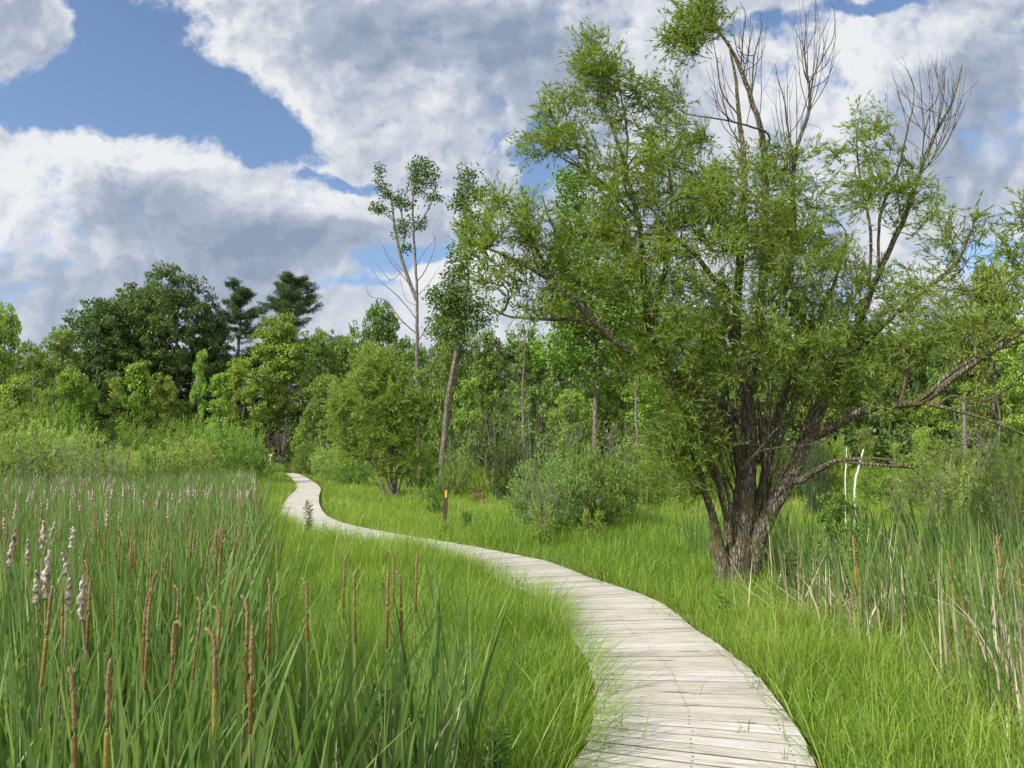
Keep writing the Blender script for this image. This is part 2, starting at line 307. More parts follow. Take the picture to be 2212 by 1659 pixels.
class Skel:
    def __init__(s): s.p = []; s.par = []; s.r = []; s.leafy = []
    def limb(s, pts, rad, parent=-1, sub=4):
        """polyline with catmull-rom; rad list; returns node ids"""
        pts = [np.asarray(p, float) for p in pts]; ids = []
        if parent >= 0: pts = [s.p[parent]] + pts; rad = [rad[0]] + list(rad)
        m = len(pts)
        for i in range(m-1):
            a = pts[max(i-1, 0)]; b = pts[i]; c = pts[i+1]; d = pts[min(i+2, m-1)]
            L = np.linalg.norm(c-b); k = max(1, int(sub if sub > 0 else 1))
            for j in range(k if i < m-2 else k+1):
                if parent >= 0 and i == 0 and j == 0: continue
                t = j/k; q = .5*((2*b)+(-a+c)*t+(2*a-5*b+4*c-d)*t*t+(-a+3*b-3*c+d)*t**3)
                s.p.append(q + rng.normal(0, .006*L, 3)); s.par.append(ids[-1] if ids else parent)
                s.r.append(rad[i]*(1-t)+rad[i+1]*t); ids.append(len(s.p)-1)
        return ids
    def nearest(s, q):
        A = np.array(s.p); return int(np.argmin(np.linalg.norm(A-np.asarray(q), axis=1)))
    def grow(s, T, step, down=1.2, tr=.004, arch=.15, maxn=60000, wig=.06):
        T = np.asarray(T); n0 = len(s.p); A = np.zeros((maxn, 3)); A[:n0] = s.p; n = n0
        par = list(s.par); D0 = np.min(np.linalg.norm(T[:, None]-A[None, :n0:max(1, n0//60)], axis=2), axis=1)
        tips = []
        for q in T[np.argsort(D0)]:
            dv = q - A[:n]; d = np.linalg.norm(dv, axis=1); cost = d + down*np.maximum(-dv[:, 2] + .35*d, 0)
            i = int(np.argmin(cost)); L = d[i]
            if L < 1e-3: continue
            p0 = A[i]; tan = p0 - A[par[i]] if par[i] >= 0 else UP; tan = tan/(np.linalg.norm(tan)+1e-9)
            ctrl = p0 + tan*L*.25 + dv[i]*.25 + UP*L*arch
            k = min(12, max(2, int(L/step)))
            prev = i
            for j in range(1, k+1):
                t = j/k; x = (1-t)**2*p0 + 2*t*(1-t)*ctrl + t*t*q
                if j < k: x = x + rng.normal(0, wig*L/k, 3)
                if n >= maxn: break
                A[n] = x; par.append(prev); prev = n; n += 1
            tips.append(prev)
        s.p = [A[i] for i in range(n)]; s.r += [0.0]*(n-n0); s.par = par
        acc = np.zeros(n)
        for i in tips: acc[i] += 1
        for i in range(n-1, -1, -1):
            if acc[i] == 0: acc[i] = 1
            if par[i] >= 0: acc[par[i]] += acc[i]
        for i in range(n0, n): s.r[i] = tr*acc[i]**.42
        for i in range(n-1, -1, -1):   # children never thicker than parents
            pp = par[i]
            if pp >= 0 and i >= n0 and s.r[i] > s.r[pp] and pp < n0: s.r[i] = s.r[pp]
        s.tips = tips; return tips
    def mesh(s, name, minr=0.0, ridge=0.0, sides=None, only=None):
        n = len(s.p); P = np.array(s.p); kids = [[] for _ in range(n)]
        for i, p in enumerate(s.par):
            if p >= 0: kids[p].append(i)
        V = []; Q = []; T = []; nv = 0
        roots = [i for i in range(n) if s.par[i] < 0]; stack = [[r] for r in roots]
        while stack:
            ch = stack.pop()
            while kids[ch[-1]]:
                ks = sorted(kids[ch[-1]], key=lambda k: -s.r[k]); 
                for k in ks[1:]: stack.append([ch[-1], k])
                ch.append(ks[0])
            if len(ch) < 2: continue
            pts = P[ch]; rr = np.array([s.r[k] for k in ch]); 
            if s.par[ch[1]] == ch[0] and len(ch) > 1 and ch[0] not in roots: rr[0] = min(rr[0], rr[1]*1.15)
            if rr.max() < minr: continue
            tan = np.gradient(pts, axis=0); tan = norm(tan); R0 = rr.max()
            sd = sides or (20 if R0 > .12 else 10 if R0 > .05 else 6 if R0 > .02 else 3 if R0 < .006 else 4)
            a = np.array([1., 0, 0]) if abs(tan[0, 0]) < .8 else np.array([0, 1., 0])
            ang = np.arange(sd)/sd*2*np.pi; rings = []
            for k in range(len(ch)):
                b = a - tan[k]*np.dot(a, tan[k]); b /= np.linalg.norm(b)+1e-9; c = np.cross(tan[k], b); a = b
                rad = np.full(sd, rr[k])
                if ridge and rr[k] > .05:
                    rad = rr[k]*(1 + ridge*(.5*np.sin(ang*5+R0*40) + .35*np.sin(ang*9+k*.13) + .3*rng.normal(0, 1, sd)*.4 + .25*np.sin(ang*3+k*.1)))
                rings.append(pts[k] + (np.cos(ang)*rad)[:, None]*b + (np.sin(ang)*rad)[:, None]*c)
            V.append(np.concatenate(rings)); idx = nv + np.arange(len(ch)*sd).reshape(len(ch), sd)
            a0 = idx[:-1]; a1 = idx[1:]; b0 = np.roll(a0, -1, 1); b1 = np.roll(a1, -1, 1)
            Q.append(np.stack([a0, b0, b1, a1], 2).reshape(-1, 4)); nv += len(ch)*sd
        return npmesh(name, np.concatenate(V), [np.concatenate(Q)], smooth=True)

def twig_leaves(sk, tips, per, spread, L, W, back=3, out_bias=None, flat=.3, droop=0.0, wind=(0, 0, 0), tl=.35):
    """side twigs around tips carrying leaves"""
    P = []; D = []
    A = np.array(sk.p)
    for i in tips:
        p = A[i]; q = A[sk.par[i]]; d = p-q; d /= np.linalg.norm(d)+1e-9
        k = per
        nt = max(1, k//9)
        for _ in range(nt):
            td = norm(d*.9 + rng.normal(0, .42, 3) + np.array(wind) + UP*(.1-droop)); tlen = tl*rng.uniform(.6, 1.3)
            st = p - d*rng.uniform(0, .3)
            s_ = rng.uniform(0.05, 1, 9); pos = st + td*(s_*tlen)[:, None] - UP*(droop*.5*(s_*tlen)**2)[:, None]
            P.append(pos); D.append(td*1.0 + rng.normal(0, .36, (9, 3)) + np.array(wind)*.5)
    P = np.concatenate(P); D = np.concatenate(D); n = len(P)
    return leaves(P, D, rng.uniform(L[0], L[1], n), rng.uniform(W[0], W[1], n), np.clip(rng.normal(.5, .22, n), 0, 1), flat)

def blob_leaves(C, rad, per, L, W, flat=.6, shade=None, squash=.75, nup=0.0):
    """leaf clumps: cluster centres C"""
    n = len(C)*per; c = np.repeat(C, per, 0); rr = np.repeat(rad, per)
    o = norm(rng.normal(0, 1, (n, 3)))*(rng.uniform(.35, 1.05, n)**.6*rr)[:, None]; o[:, 2] *= squash
    D = norm(o) * .7 + rng.normal(0, .7, (n, 3)); 
    cr = np.repeat(np.clip(rng.normal(.5, .16, len(C)), 0, 1), per)
    Nn = norm(o)*.8 + rng.normal(0, .6, (n, 3)); Nn[:, 2] = np.abs(Nn[:, 2]) + flat
    return leaves(c+o, D, rng.uniform(L[0], L[1], n), rng.uniform(W[0], W[1], n), np.clip(cr + rng.normal(0, .17, n), 0, 1), N=Nn)

# ------------------------------------------------------------------ terrain and path geometry
def sst(x, a, b): t = np.clip((x-a)/(b-a), 0, 1); return t*t*(3-2*t)
def marsh(X, Y):     # 1 inside the left cattail marsh
    return sst(-0.33*Y + .1 - X, -.2, .6+.02*np.abs(Y))*sst(75-Y, 0, 20)
def ground(X, Y):
    X = np.asarray(X, float); Y = np.asarray(Y, float)
    a = X/np.maximum(Y, 5)
    y0 = np.interp(a, [-.7, -.25, 0, .35, .7], [62, 82, 66, 44, 38])
    s = Y - y0
    z = np.where(s > 0, .075*s, 0); z = z + 6.0*sst(s, 14, 60)
    z = np.minimum(z, 14)
    return z - .42*marsh(X, Y) + .03*np.sin(X*1.3+Y*.7)*np.cos(Y*.9-X*.4)
DZ = 0.20
Rpx = [(1762, 1659), (1653, 1477), (1572, 1406), (1494, 1353), (1426, 1300), (1339, 1267), (1262, 1243), (1193, 1215), (1110, 1197), (1006, 1177), (919, 1163), (842, 1150),
       (769, 1136), (712, 1117), (692, 1094), (689, 1072), (691, 1052), (668, 1035), (637, 1019)]
Rw = [np.array([-.95, -2.0]), np.array([-.35, -.5]), np.array([.35, 1.0]), np.array([.92, 2.2])] + [onz(*p, DZ)[:2] for p in Rpx]
Rw = np.array(Rw)
def resample(P, step):
    out_ = []
    m = len(P)
    for i in range(m-1):
        a, b, c, d = P[max(i-1, 0)], P[i], P[i+1], P[min(i+2, m-1)]
        for t in np.linspace(0, 1, 40, endpoint=False):
            out_.append(.5*((2*b)+(-a+c)*t+(2*a-5*b+4*c-d)*t*t+(-a+3*b-3*c+d)*t**3))
    out_ = np.array(out_); 
    s = np.concatenate([[0], np.cumsum(np.linalg.norm(np.diff(out_, axis=0), axis=1))])
    ss = np.arange(0, s[-1], step)
    return np.stack([np.interp(ss, s, out_[:, 0]), np.interp(ss, s, out_[:, 1])], 1)
PW_ = 1.24
fine = resample(Rw, .05)
ker = np.hanning(27); ker /= ker.sum()
fs = np.stack([np.convolve(np.pad(fine[:, k], 13, mode='edge'), ker, 'valid') for k in (0, 1)], 1)
tanv = norm(np.gradient(fs, axis=0)); nrm = np.stack([-tanv[:, 1], tanv[:, 0]], 1)   # left normal
CL = fs + nrm*PW_/2
sC = np.concatenate([[0], np.cumsum(np.linalg.norm(np.diff(CL, axis=0), axis=1))])
def path_side(X, Y):
    """signed lateral distance to the centre line (positive = left) and distance"""
    c = CL[::6]; nn = nrm[::6]; X = np.asarray(X); Y = np.asarray(Y); res = np.zeros(len(X)); 
    for i in range(0, len(X), 20000):
        dx = X[i:i+20000, None]-c[None, :, 0]; dy = Y[i:i+20000, None]-c[None, :, 1]; j = np.argmin(dx*dx+dy*dy, 1)
        ii = np.arange(len(j)); d = np.hypot(dx[ii, j], dy[ii, j]); res[i:i+20000] = np.where(dx[ii, j]*nn[j, 0]+dy[ii, j]*nn[j, 1] > 0, d, -d)
    return res

def build_ground():
    ys = np.concatenate([np.linspace(-30, 0, 12)[:-1], np.linspace(0, 60, 121)[:-1], np.linspace(60, 160, 80)[:-1], np.linspace(160, 1500, 25)])
    us = np.concatenate([-np.geomspace(1, 40, 60)[::-1]+1, np.geomspace(1, 40, 60)[1:]-1])/39.0
    U, Y = np.meshgrid(us, ys); half = 60 + 1.1*np.abs(Y) + 0*Y; X = U*half
    Z = ground(X, Y); V = np.stack([X, Y, Z], 2).reshape(-1, 3); ny, nx = X.shape
    idx = np.arange(ny*nx).reshape(ny, nx); Q = np.stack([idx[:-1, :-1], idx[:-1, 1:], idx[1:, 1:], idx[1:, :-1]], 2).reshape(-1, 4)
    a = X/np.maximum(Y, 5); y0 = np.interp(a, [-.7, -.25, 0, .35, .7], [62, 82, 66, 44, 38])
    fo = sst(Y-y0, 12, 20).ravel()
    tag(link('ground', npmesh('ground', V, [Q], {'forest': fo}, smooth=True), M_ground), 'meadow and marsh ground rising to the wood floor', 'ground', kind='structure')
build_ground()

def build_deck():
    V = []; Q = []; rnd = []; guv = []; side = []; n = 0; s = 0.0; k = 0; S = sC[-1]
    while s < S-.2:
        wd = .142*random.choice([1, 1, 1, 1, .98, 1.02]); gap = random.uniform(.005, .015)
        if random.random() < .1: gap = .022
        def edge(ss, sgn, ext):
            i = np.interp(ss, sC, np.arange(len(sC))); x = np.interp(i, np.arange(len(CL)), CL[:, 0]); y = np.interp(i, np.arange(len(CL)), CL[:, 1])
            nx = np.interp(i, np.arange(len(CL)), nrm[:, 0]); ny = np.interp(i, np.arange(len(CL)), nrm[:, 1])
            return np.array([x+nx*sgn*(PW_/2+ext), y+ny*sgn*(PW_/2+ext)])
        eL = random.uniform(-.008, .018); eR = random.uniform(-.006, .014); z = DZ + random.uniform(-.003, .003); h = .036
        skf = lambda q: .03*math.sin(q*1.1)+.022*math.sin(q*2.9+1)
        a0 = edge(s+gap/2+skf(s), 1, eL); a1 = edge(s+wd-gap/2+skf(s+wd), 1, eL); b0 = edge(s+gap/2-skf(s), -1, eR); b1 = edge(s+wd-gap/2-skf(s+wd), -1, eR)
        c = (a0+a1+b0+b1)/4; bev = .005
        def ins(p, d): return p + (c-p)/np.linalg.norm(c-p)*d
        ds = (a1-a0+b1-b0)/2; ds = ds/np.linalg.norm(ds)*.007
        top = [ins(a0, .006)+ds, ins(b0, .006)+ds, ins(b1, .006)-ds, ins(a1, .006)-ds]; mid = [a0, b0, b1, a1]
        tilt = random.uniform(-.002, .002)
        V += [(*p, z + (tilt if i in (0, 3) else -tilt)) for i, p in enumerate(top)] + [(*p, z-bev) for p in mid] + [(*p, z-h) for p in mid]
        Q += [[n+j for j in (0, 1, 2, 3)]] + [[n+i, n+4+i, n+4+(i+1) % 4, n+(i+1) % 4] for i in range(4)] + [[n+4+i, n+8+i, n+8+(i+1) % 4, n+4+(i+1) % 4] for i in range(4)] + [[n+11, n+10, n+9, n+8]]
        r = random.random(); rnd += [r]*12; l = PW_
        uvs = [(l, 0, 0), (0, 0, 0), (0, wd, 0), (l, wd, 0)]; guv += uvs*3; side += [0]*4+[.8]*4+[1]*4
        n += 12; s += wd; k += 1
    me = npmesh('boardwalk', V, [np.array(Q)], {'rnd': rnd, 'guv': guv, 'side': side})
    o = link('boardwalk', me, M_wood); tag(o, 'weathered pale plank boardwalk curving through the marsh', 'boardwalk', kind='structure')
    for sgn in (-1, 0, 1):
        idx = np.arange(0, len(CL), 12); c = CL[idx] + nrm[idx]*sgn*(PW_/2-.10); a = c + nrm[idx]*.022; b = c - nrm[idx]*.022
        m = len(idx); V = np.concatenate([np.c_[a, np.full(m, DZ-.038)], np.c_[b, np.full(m, DZ-.038)], np.c_[a, np.full(m, -.1)], np.c_[b, np.full(m, -.1)]])
        i = np.arange(m-1); q = np.concatenate([np.stack([i, i+1, m+i+1, m+i], 1), np.stack([2*m+i, 2*m+i+1, i+1, i], 1), np.stack([m+i, m+i+1, 3*m+i+1, 3*m+i], 1)])
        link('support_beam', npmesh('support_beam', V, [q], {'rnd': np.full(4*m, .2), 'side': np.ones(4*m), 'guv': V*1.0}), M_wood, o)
    # screw heads
    V = []; Fc = []; n = 0
    for ss in np.arange(.07, 14, .142):
        i = np.interp(ss, sC, np.arange(len(sC))); i0 = int(i)
        for sgn in (-.5, 0.02, .5):
            for dd in (-.035, .035):
                c = CL[i0] + nrm[i0]*sgn*(PW_-.2) + tanv[i0]*(dd+random.uniform(-.006, .006)) + nrm[i0]*random.uniform(-.01, .01)
                ring = [(c[0]+.0065*math.cos(a), c[1]+.0065*math.sin(a), DZ+.0045) for a in np.arange(6)*math.pi/3]
                V += ring; Fc.append([n+j for j in range(6)]); n += 6
    me = npmesh('screw_head', V, [np.array(Fc)]); scr = link('screw_head', me, flat_mat('screw_steel', (.07, .06, .055), (.04, .035, .03), 40, .6), o); scr['kind'] = 'stuff'
build_deck()

# ------------------------------------------------------------------ grass (uncountable)
def scatter(Y0, Y1, dens, umin=-.8, umax=.8, pad=.6):
    A = (Y1-Y0)*((umax-umin)*(Y0+Y1)/2 + 2*pad); n = int(A*dens)
    Y = np.sqrt(rng.uniform(Y0**2, Y1**2, n)); X = rng.uniform(umin, umax, n)*Y + rng.uniform(-pad, pad, n)
    return X, Y
from mathutils import noise as mnoise
_gn = rng.normal(0, 1, (64, 64))
def vnoise(X, Y, sc_):
    x = X/sc_; y = Y/sc_; xi = np.floor(x).astype(int); yi = np.floor(y).astype(int); fx = x-xi; fy = y-yi; fx = fx*fx*(3-2*fx); fy = fy*fy*(3-2*fy)
    g = lambda a, b: _gn[a % 64, b % 64]
    return (g(xi, yi)*(1-fx)+g(xi+1, yi)*fx)*(1-fy) + (g(xi, yi+1)*(1-fx)+g(xi+1, yi+1)*fx)*fy
def right_reeds(X, Y): return sst(X - (2.95+.02*(Y-7)**2*0), -.2, .5)*sst(16-Y, 0, 4)*sst(Y, 2.5, 4)
def build_grass():
    B = Bag()
    for (Y0, Y1, dens, seg, wk, hk) in ((1.2, 4, 2600, 5, 1.0, 1.0), (4, 8, 2300, 4, 1.05, 1.0), (8, 14, 1150, 3, 1.35, 1.0), (14, 26, 420, 3, 2.0, 1.0), (26, 50, 130, 2, 3.3, 1.0), (50, 100, 36, 2, 6.5, 1.0)):
        X, Y = scatter(Y0, Y1, dens)
        sd = path_side(X, Y); m = marsh(X, Y); rr = right_reeds(X, Y)
        keep = (np.where(sd > 0, sd, -sd-.05) > PW_/2+.03) & (rng.random(len(X)) > m*.75) & (rng.random(len(X)) > rr*.25)
        a = X/np.maximum(Y, 5); y0 = np.interp(a, [-.7, -.25, 0, .35, .7], [62, 82, 66, 44, 38]); keep &= (Y < y0+14)
        X, Y, sd, m, rr = X[keep], Y[keep], sd[keep], m[keep], rr[keep]; n = len(X)
        big = vnoise(X, Y, 1.1)*.6 + vnoise(X, Y, .35)*.4
        near = np.exp(-np.maximum(np.abs(sd)-PW_/2, 0)/.35)
        h = (.40 + .10*big + rng.normal(0, .09, n))*(1-.25*near); h = np.where(sd > 0, h*1.12, h*.95); h = np.clip(h, .12, .85)*hk
        h *= 1+.22*np.clip(vnoise(X+5, Y, .55+.02*Y0), -1.2, 1.6); tall = rng.random(n) < .05; h = np.where(tall, h*1.5, h)
        wd = rng.uniform(.004, .009, n)*wk; az = rng.uniform(0, 2*np.pi, n)
        # a light breeze and leaning over the board edge
        lean = np.abs(rng.normal(.22, .16, n)); curl = np.abs(rng.normal(.22, .2, n))
        P = np.stack([X, Y, ground(X, Y)-.02], 1)
        dry = rng.random(n) < .02
        colr = np.clip(.46 + .10*big + .13*vnoise(X, Y, 2.7+.05*Y0) + rng.normal(0, .18, n), 0, .92); colr = np.where(dry, 1.0, colr)
        B.add(*blades(P, h, wd, az, lean, curl, colr, seg))
    # broad-leaved grass clumps along the board edges, and tufts through the gaps
    cX, cY = scatter(2.0, 12, 14); sd = path_side(cX, cY); k = (np.abs(sd) > PW_/2+.05) & (marsh(cX, cY) < .3); cX, cY = cX[k], cY[k]
    n = len(cX)*14; X = np.repeat(cX, 14)+rng.normal(0, .05, n); Y = np.repeat(cY, 14)+rng.normal(0, .05, n)
    sd = path_side(X, Y); k = np.abs(sd) > PW_/2+.01; X, Y = X[k], Y[k]; n = len(X)
    B.add(*blades(np.stack([X, Y, ground(X, Y)], 1), rng.uniform(.3, .62, n), rng.uniform(.009, .016, n), rng.uniform(0, 6.28, n), np.abs(rng.normal(.3, .2, n)), np.abs(rng.normal(.35, .2, n)), np.clip(rng.normal(.42, .14, n), 0, .8), 5))
    tuf = [(1500, 1500, 0), (1620, 1485, 0), (1655, 1490, 0), (1600, 1580, 0), (1340, 1580, 1), (1390, 1590, 1), (1320, 1500, 1), (1300, 1540, 1), (1690, 1600, 0), (1440, 1330, 0), (1410, 1325, 0), (1240, 1330, 1), (1220, 1290, 1), (1310, 1620, 1), (1290, 1470, 1), (1700, 1640, 0)]
    X = []; Y = []
    for (px, py, g) in tuf:
        p = onz(px, py, DZ); q = 5 if not g else 9; X += list(p[0]+rng.normal(0, .025, q)); Y += list(p[1]+rng.normal(0, .01, q))
    X = np.array(X); Y = np.array(Y); n = len(X)
    B.add(*blades(np.stack([X, Y, np.full(n, DZ-.05)], 1), rng.uniform(.10, .26, n), rng.uniform(.004, .009, n), rng.uniform(0, 6.28, n), np.abs(rng.normal(.4, .25, n)), np.abs(rng.normal(.4, .2, n)), np.clip(rng.normal(.4, .2, n), 0, 1), 5))
    # arching overhang on the left edge
    i = rng.integers(60, 520, 3600); side = np.where(rng.random(3600) < .85, 1, -1)
    c = CL[i] + nrm[i]*(side*(PW_/2+rng.uniform(.01, .14, 3600)))[:, None]; inn = -nrm[i]*side[:, None]
    az = np.arctan2(inn[:, 1], inn[:, 0])+rng.normal(0, .7, 3600)
    B.add(*blades(np.c_[c, ground(c[:, 0], c[:, 1])], rng.uniform(.32, .68, 3600), rng.uniform(.004, .010, 3600), az, np.abs(rng.normal(.4, .15, 3600)), np.abs(rng.normal(.45, .2, 3600)), np.clip(rng.normal(.5, .2, 3600), 0, 1), 5))
    tag(link('meadow_grass', B.mesh('meadow_grass'), M_grass), 'bright green long grass on both sides of the boardwalk', 'grass', kind='stuff')
build_grass()

def build_reeds():
    B = Bag(); Dd = Bag()
    def put(X, Y, h, wk, seg, leanL=.13, rc=.45, deadfrac=0):
        n = len(X); side = rng.random(n)
        az = np.where(side < .62, np.pi + rng.normal(0, .6, n), rng.normal(0, .8, n))
        lean = np.abs(rng.normal(leanL, .12, n)); curl = np.abs(rng.normal(.03, .07, n))
        fa = rng.normal(0, .7, n)
        B.add(*blades(np.stack([X, Y, ground(X, Y)-.03], 1), h, rng.uniform(.013, .025, n)*wk, az, lean, curl, np.clip(rng.normal(rc, .2, n), 0, 1), seg, fa, 'reed'))
    for (Y0, Y1, dens, seg, wk) in ((.9, 3, 260, 7, 1.0), (3, 6, 210, 6, 1.0), (6, 12, 130, 5, 1.15), (12, 25, 62, 4, 1.6), (25, 45, 26, 3, 2.4), (45, 72, 9, 3, 4.0)):
        X, Y = scatter(Y0, Y1, dens, -.85, -.05); k = (rng.random(len(X)) < marsh(X, Y)) & (np.abs(path_side(X, Y)) > PW_/2+.15); X, Y = X[k], Y[k]
        n = len(X); h = np.clip(rng.normal(1.66, .15, n), .9, 2.0); edge = marsh(X, Y); h *= .8+.2*edge
        if Y0 < 1: k = (X < -.55-0*Y); X, Y, h = X[k], Y[k], h[k]
        put(X, Y, h, wk*(1.35 if Y0 < 5 else 1), seg)
    # loose clump in the grass left of the boards
    X = []; Y = []
    for (px, z) in ((720, 3.4), (760, 3.3), (800, 3.5), (835, 3.3), (860, 3.4), (880, 3.5), (900, 3.6), (930, 3.8), (960, 4.0), (1000, 4.3), (1015, 5.2), (680, 3.2), (650, 3.3), (990, 4.1)):
        q = 13; X += list((px-CX)/F*z + rng.normal(0, .05, q)); Y += list(z + rng.normal(0, .15, q))
    X = np.array(X); Y = np.array(Y); put(X, Y, rng.uniform(.95, 1.45, len(X)), .95, 7, .12, .35)
    # right hand reed bed
    for (Y0, Y1, dens, wk) in ((3.4, 9, 120, 1.0), (9, 18, 75, 1.2)):
        X, Y = scatter(Y0, Y1, dens, .2, .85); k = rng.random(len(X)) < right_reeds(X, Y)*np.clip(.35+.5*(vnoise(X, Y, .8)), .1, 1); X, Y = X[k], Y[k]
        put(X, Y, rng.uniform(.8, 1.45, len(X)), wk*.9, 6, .13, .42)
    nb = 46; X = rng.uniform(-1.15, -.35, nb); Y = rng.uniform(.95, 1.9, nb); X = np.minimum(X, -.42*Y-.05)
    B.add(*blades(np.stack([X, Y, ground(X, Y)], 1), rng.uniform(1.2, 1.65, nb), rng.uniform(.018, .026, nb), rng.normal(.0, .5, nb), np.abs(rng.normal(.12, .1, nb)), np.abs(rng.normal(.25, .25, nb)), np.clip(rng.normal(.5, .2, nb), 0, 1), 10, rng.normal(0, .6, nb), 'reed'))
    P4 = np.array([[-1.75, 1.32, -.4], [-1.70, 1.22, -.4], [-2.0, 1.75, -.4], [-2.05, 1.7, -.4], [-1.55, 1.45, -.4]])
    B.add(*blades(P4, np.array([2.12, 1.95, 2.1, 2.0, 1.9]), np.array([.028, .024, .022, .022, .026]), np.array([-.05, -.12, .0, -.05, .1]), np.array([.2, .2, .2, .2, .1]), np.array([.5, .5, .26, .3, .2]), np.array([.6, .55, .7, .7, .5]), 22, np.array([1.45, 1.35, 1.5, 1.4, .6]), 'reed'))
    tag(link('cattail_leaves', B.mesh('cattail_leaves'), M_catleaf), 'dense dark green cattail leaves filling the marsh', 'reeds', kind='stuff')
    def dead(X, Y, h, wk, lean_s, seg=4):
        n = len(X); lean = np.abs(rng.normal(0, lean_s, n)); broken = rng.random(n) < .35
        Dd.add(*blades(np.stack([X, Y, ground(X, Y)-.02], 1), h, rng.uniform(.008, .017, n)*wk, rng.uniform(0, 6.28, n), lean, np.where(broken, rng.uniform(0, .8, n), 0), np.clip(rng.normal(.5, .28, n), 0, 1), seg, rng.normal(0, .6, n), 'reed'))
    for (Y0, Y1, dens) in ((3.2, 8, 115), (8, 14, 34)):
        X, Y = scatter(Y0, Y1, dens, .2, .85); k = rng.random(len(X)) < right_reeds(X, Y)*np.clip(.3+.6*vnoise(X+9, Y, .6), .05, 1); X, Y = X[k], Y[k]; dead(X, Y, rng.uniform(.3, 1.2, len(X)), 1.1, .10)
        X, Y = scatter(Y0, Y1, dens*.35, .2, .85); k = rng.random(len(X)) < right_reeds(X, Y)*np.clip(.3+.6*vnoise(X+9, Y, .6), .05, 1); X, Y = X[k], Y[k]; dead(X, Y, rng.uniform(.4, 1.0, len(X)), .8, .75)
    X, Y = scatter(2.5, 14, 45); k = (np.abs(path_side(X, Y)) > PW_/2+.08); X, Y = X[k], Y[k]; dead(X, Y, rng.uniform(.14, .42, len(X)), .45, .5)
    X, Y = scatter(3.5, 10, 34, .2, .85); k = rng.random(len(X)) < right_reeds(X, Y); X, Y = X[k], Y[k]; dead(X, Y, rng.uniform(.3, .8, len(X)), .7, .9)
    X = rng.normal(3.45, .35, 160); Y = rng.normal(8.1, .4, 160); dead(X, Y, rng.uniform(.4, 1.0, 160), 1.0, .5)
    for (Y0, Y1, dens) in ((1.2, 4, 80), (4, 9, 34)):
        X, Y = scatter(Y0, Y1, dens, -.85, .0); k = rng.random(len(X)) < marsh(X, Y); X, Y = X[k], Y[k]; dead(X, Y, rng.uniform(.5, 1.25, len(X)), .9, .14)
    X = rng.uniform(-1.2, -.2, 70); Y = rng.uniform(2.9, 3.8, 70); dead(X, Y, rng.uniform(.3, 1.0, 70), .8, .2)
    X = rng.uniform(-1.2, -.3, 40); Y = rng.uniform(2.7, 3.4, 40); dead(X, Y, rng.uniform(.4, .8, 40), .8, .8)
    # rusty dead leaf tips far out
    for (Y0, Y1, dens) in ((8, 20, 9), (20, 45, 5)):
        X, Y = scatter(Y0, Y1, dens, -.85, -.1); k = (rng.random(len(X)) < marsh(X, Y)); X, Y = X[k], Y[k]; dead(X, Y, rng.uniform(1.2, 1.75, len(X)), 1.4, .06)
    tag(link('dead_reed_stalks', Dd.mesh('dead_reed_stalks'), M_dead), 'dry pale grey dead reed stalks standing and fallen among the green', 'dead reeds', kind='stuff')
build_reeds()

# ------------------------------------------------------------------ cattail spikes
def tube(pts, rad, sides=8, cap=True, bump=0.0):
    pts = np.array(pts, float); m = len(pts); tan = norm(np.gradient(pts, axis=0)); a = np.array([1., 0, 0]) if abs(tan[0, 0]) < .8 else np.array([0, 1., 0]); ang = np.arange(sides)/sides*2*np.pi; V = []
    for k in range(m):
        b = a-tan[k]*np.dot(a, tan[k]); b /= np.linalg.norm(b); c = np.cross(tan[k], b); a = b
        r = rad[k]*(1+bump*rng.normal(0, 1, sides)); V.append(pts[k]+(np.cos(ang)*r)[:, None]*b+(np.sin(ang)*r)[:, None]*c)
    idx = np.arange(m*sides).reshape(m, sides); a0 = idx[:-1]; a1 = idx[1:]
    Q = np.stack([a0, np.roll(a0, -1, 1), np.roll(a1, -1, 1), a1], 2).reshape(-1, 4); V = np.concatenate(V)
    V = np.concatenate([V, pts[:1], pts[-1:]]); n = m*sides
    T = np.concatenate([np.stack([idx[0], np.full(sides, n), np.roll(idx[0], -1)], 1), np.stack([idx[-1], np.roll(idx[-1], -1), np.full(sides, n+1)], 1)])
    return V, Q, T
def tube_obj(name, pts, rad, material, parent, sides=8, bump=0.0, smooth=True):
    V, Q, T = tube(pts, rad, sides, True, bump); return link(name, npmesh(name, V, [Q, T], smooth=smooth), material, parent)
def make_cattail(bend=0.0, curl=0.0, fl=.15, ml=.15, fm=None, fr=.0078, gap=.012):
    """origin at the tip of the spike axis top (z=0), stem goes down 1.8 m"""
    root = empty('cattail', (0, 0, 0)); top = -ml
    n = 18; pm = []; x = 0; z = top - 0.0; ang = 0
    for k in range(n):
        pm.append((x, 0, z)); ang = bend*.15*k/n + curl*max(0, (k/n-.62))**1.1*2.6; x += math.sin(ang)*ml/n; z += math.cos(ang)*ml/n
    rm = [.0068*(.6 if k == 0 else 1.0 if k < n-3 else .8 if k < n-1 else .35)*(1+.12*math.sin(k*2.1)) for k in range(n)]
    tube_obj('pollen_spike', pm, rm, M_pollen, root, 9, .16)
    f0 = top-gap; pf = [(0, 0, f0-fl*q) for q in (0, .015, .05, .3, .6, .95, .985, 1)]
    tube_obj('seed_spike', pf, [fr*c for c in (.4, .85, 1, 1.02, 1.0, .97, .85, .4)], fm or M_spike, root, 10, .02)
    tube_obj('stem', [(0, 0, top+.004), (0, 0, f0-.0), (0.0, 0, f0-fl), (.005, 0, -1.0), (0.02, 0, -1.9)], [.0022, .003, .0035, .005, .006], M_stem, root, 6)
    return root
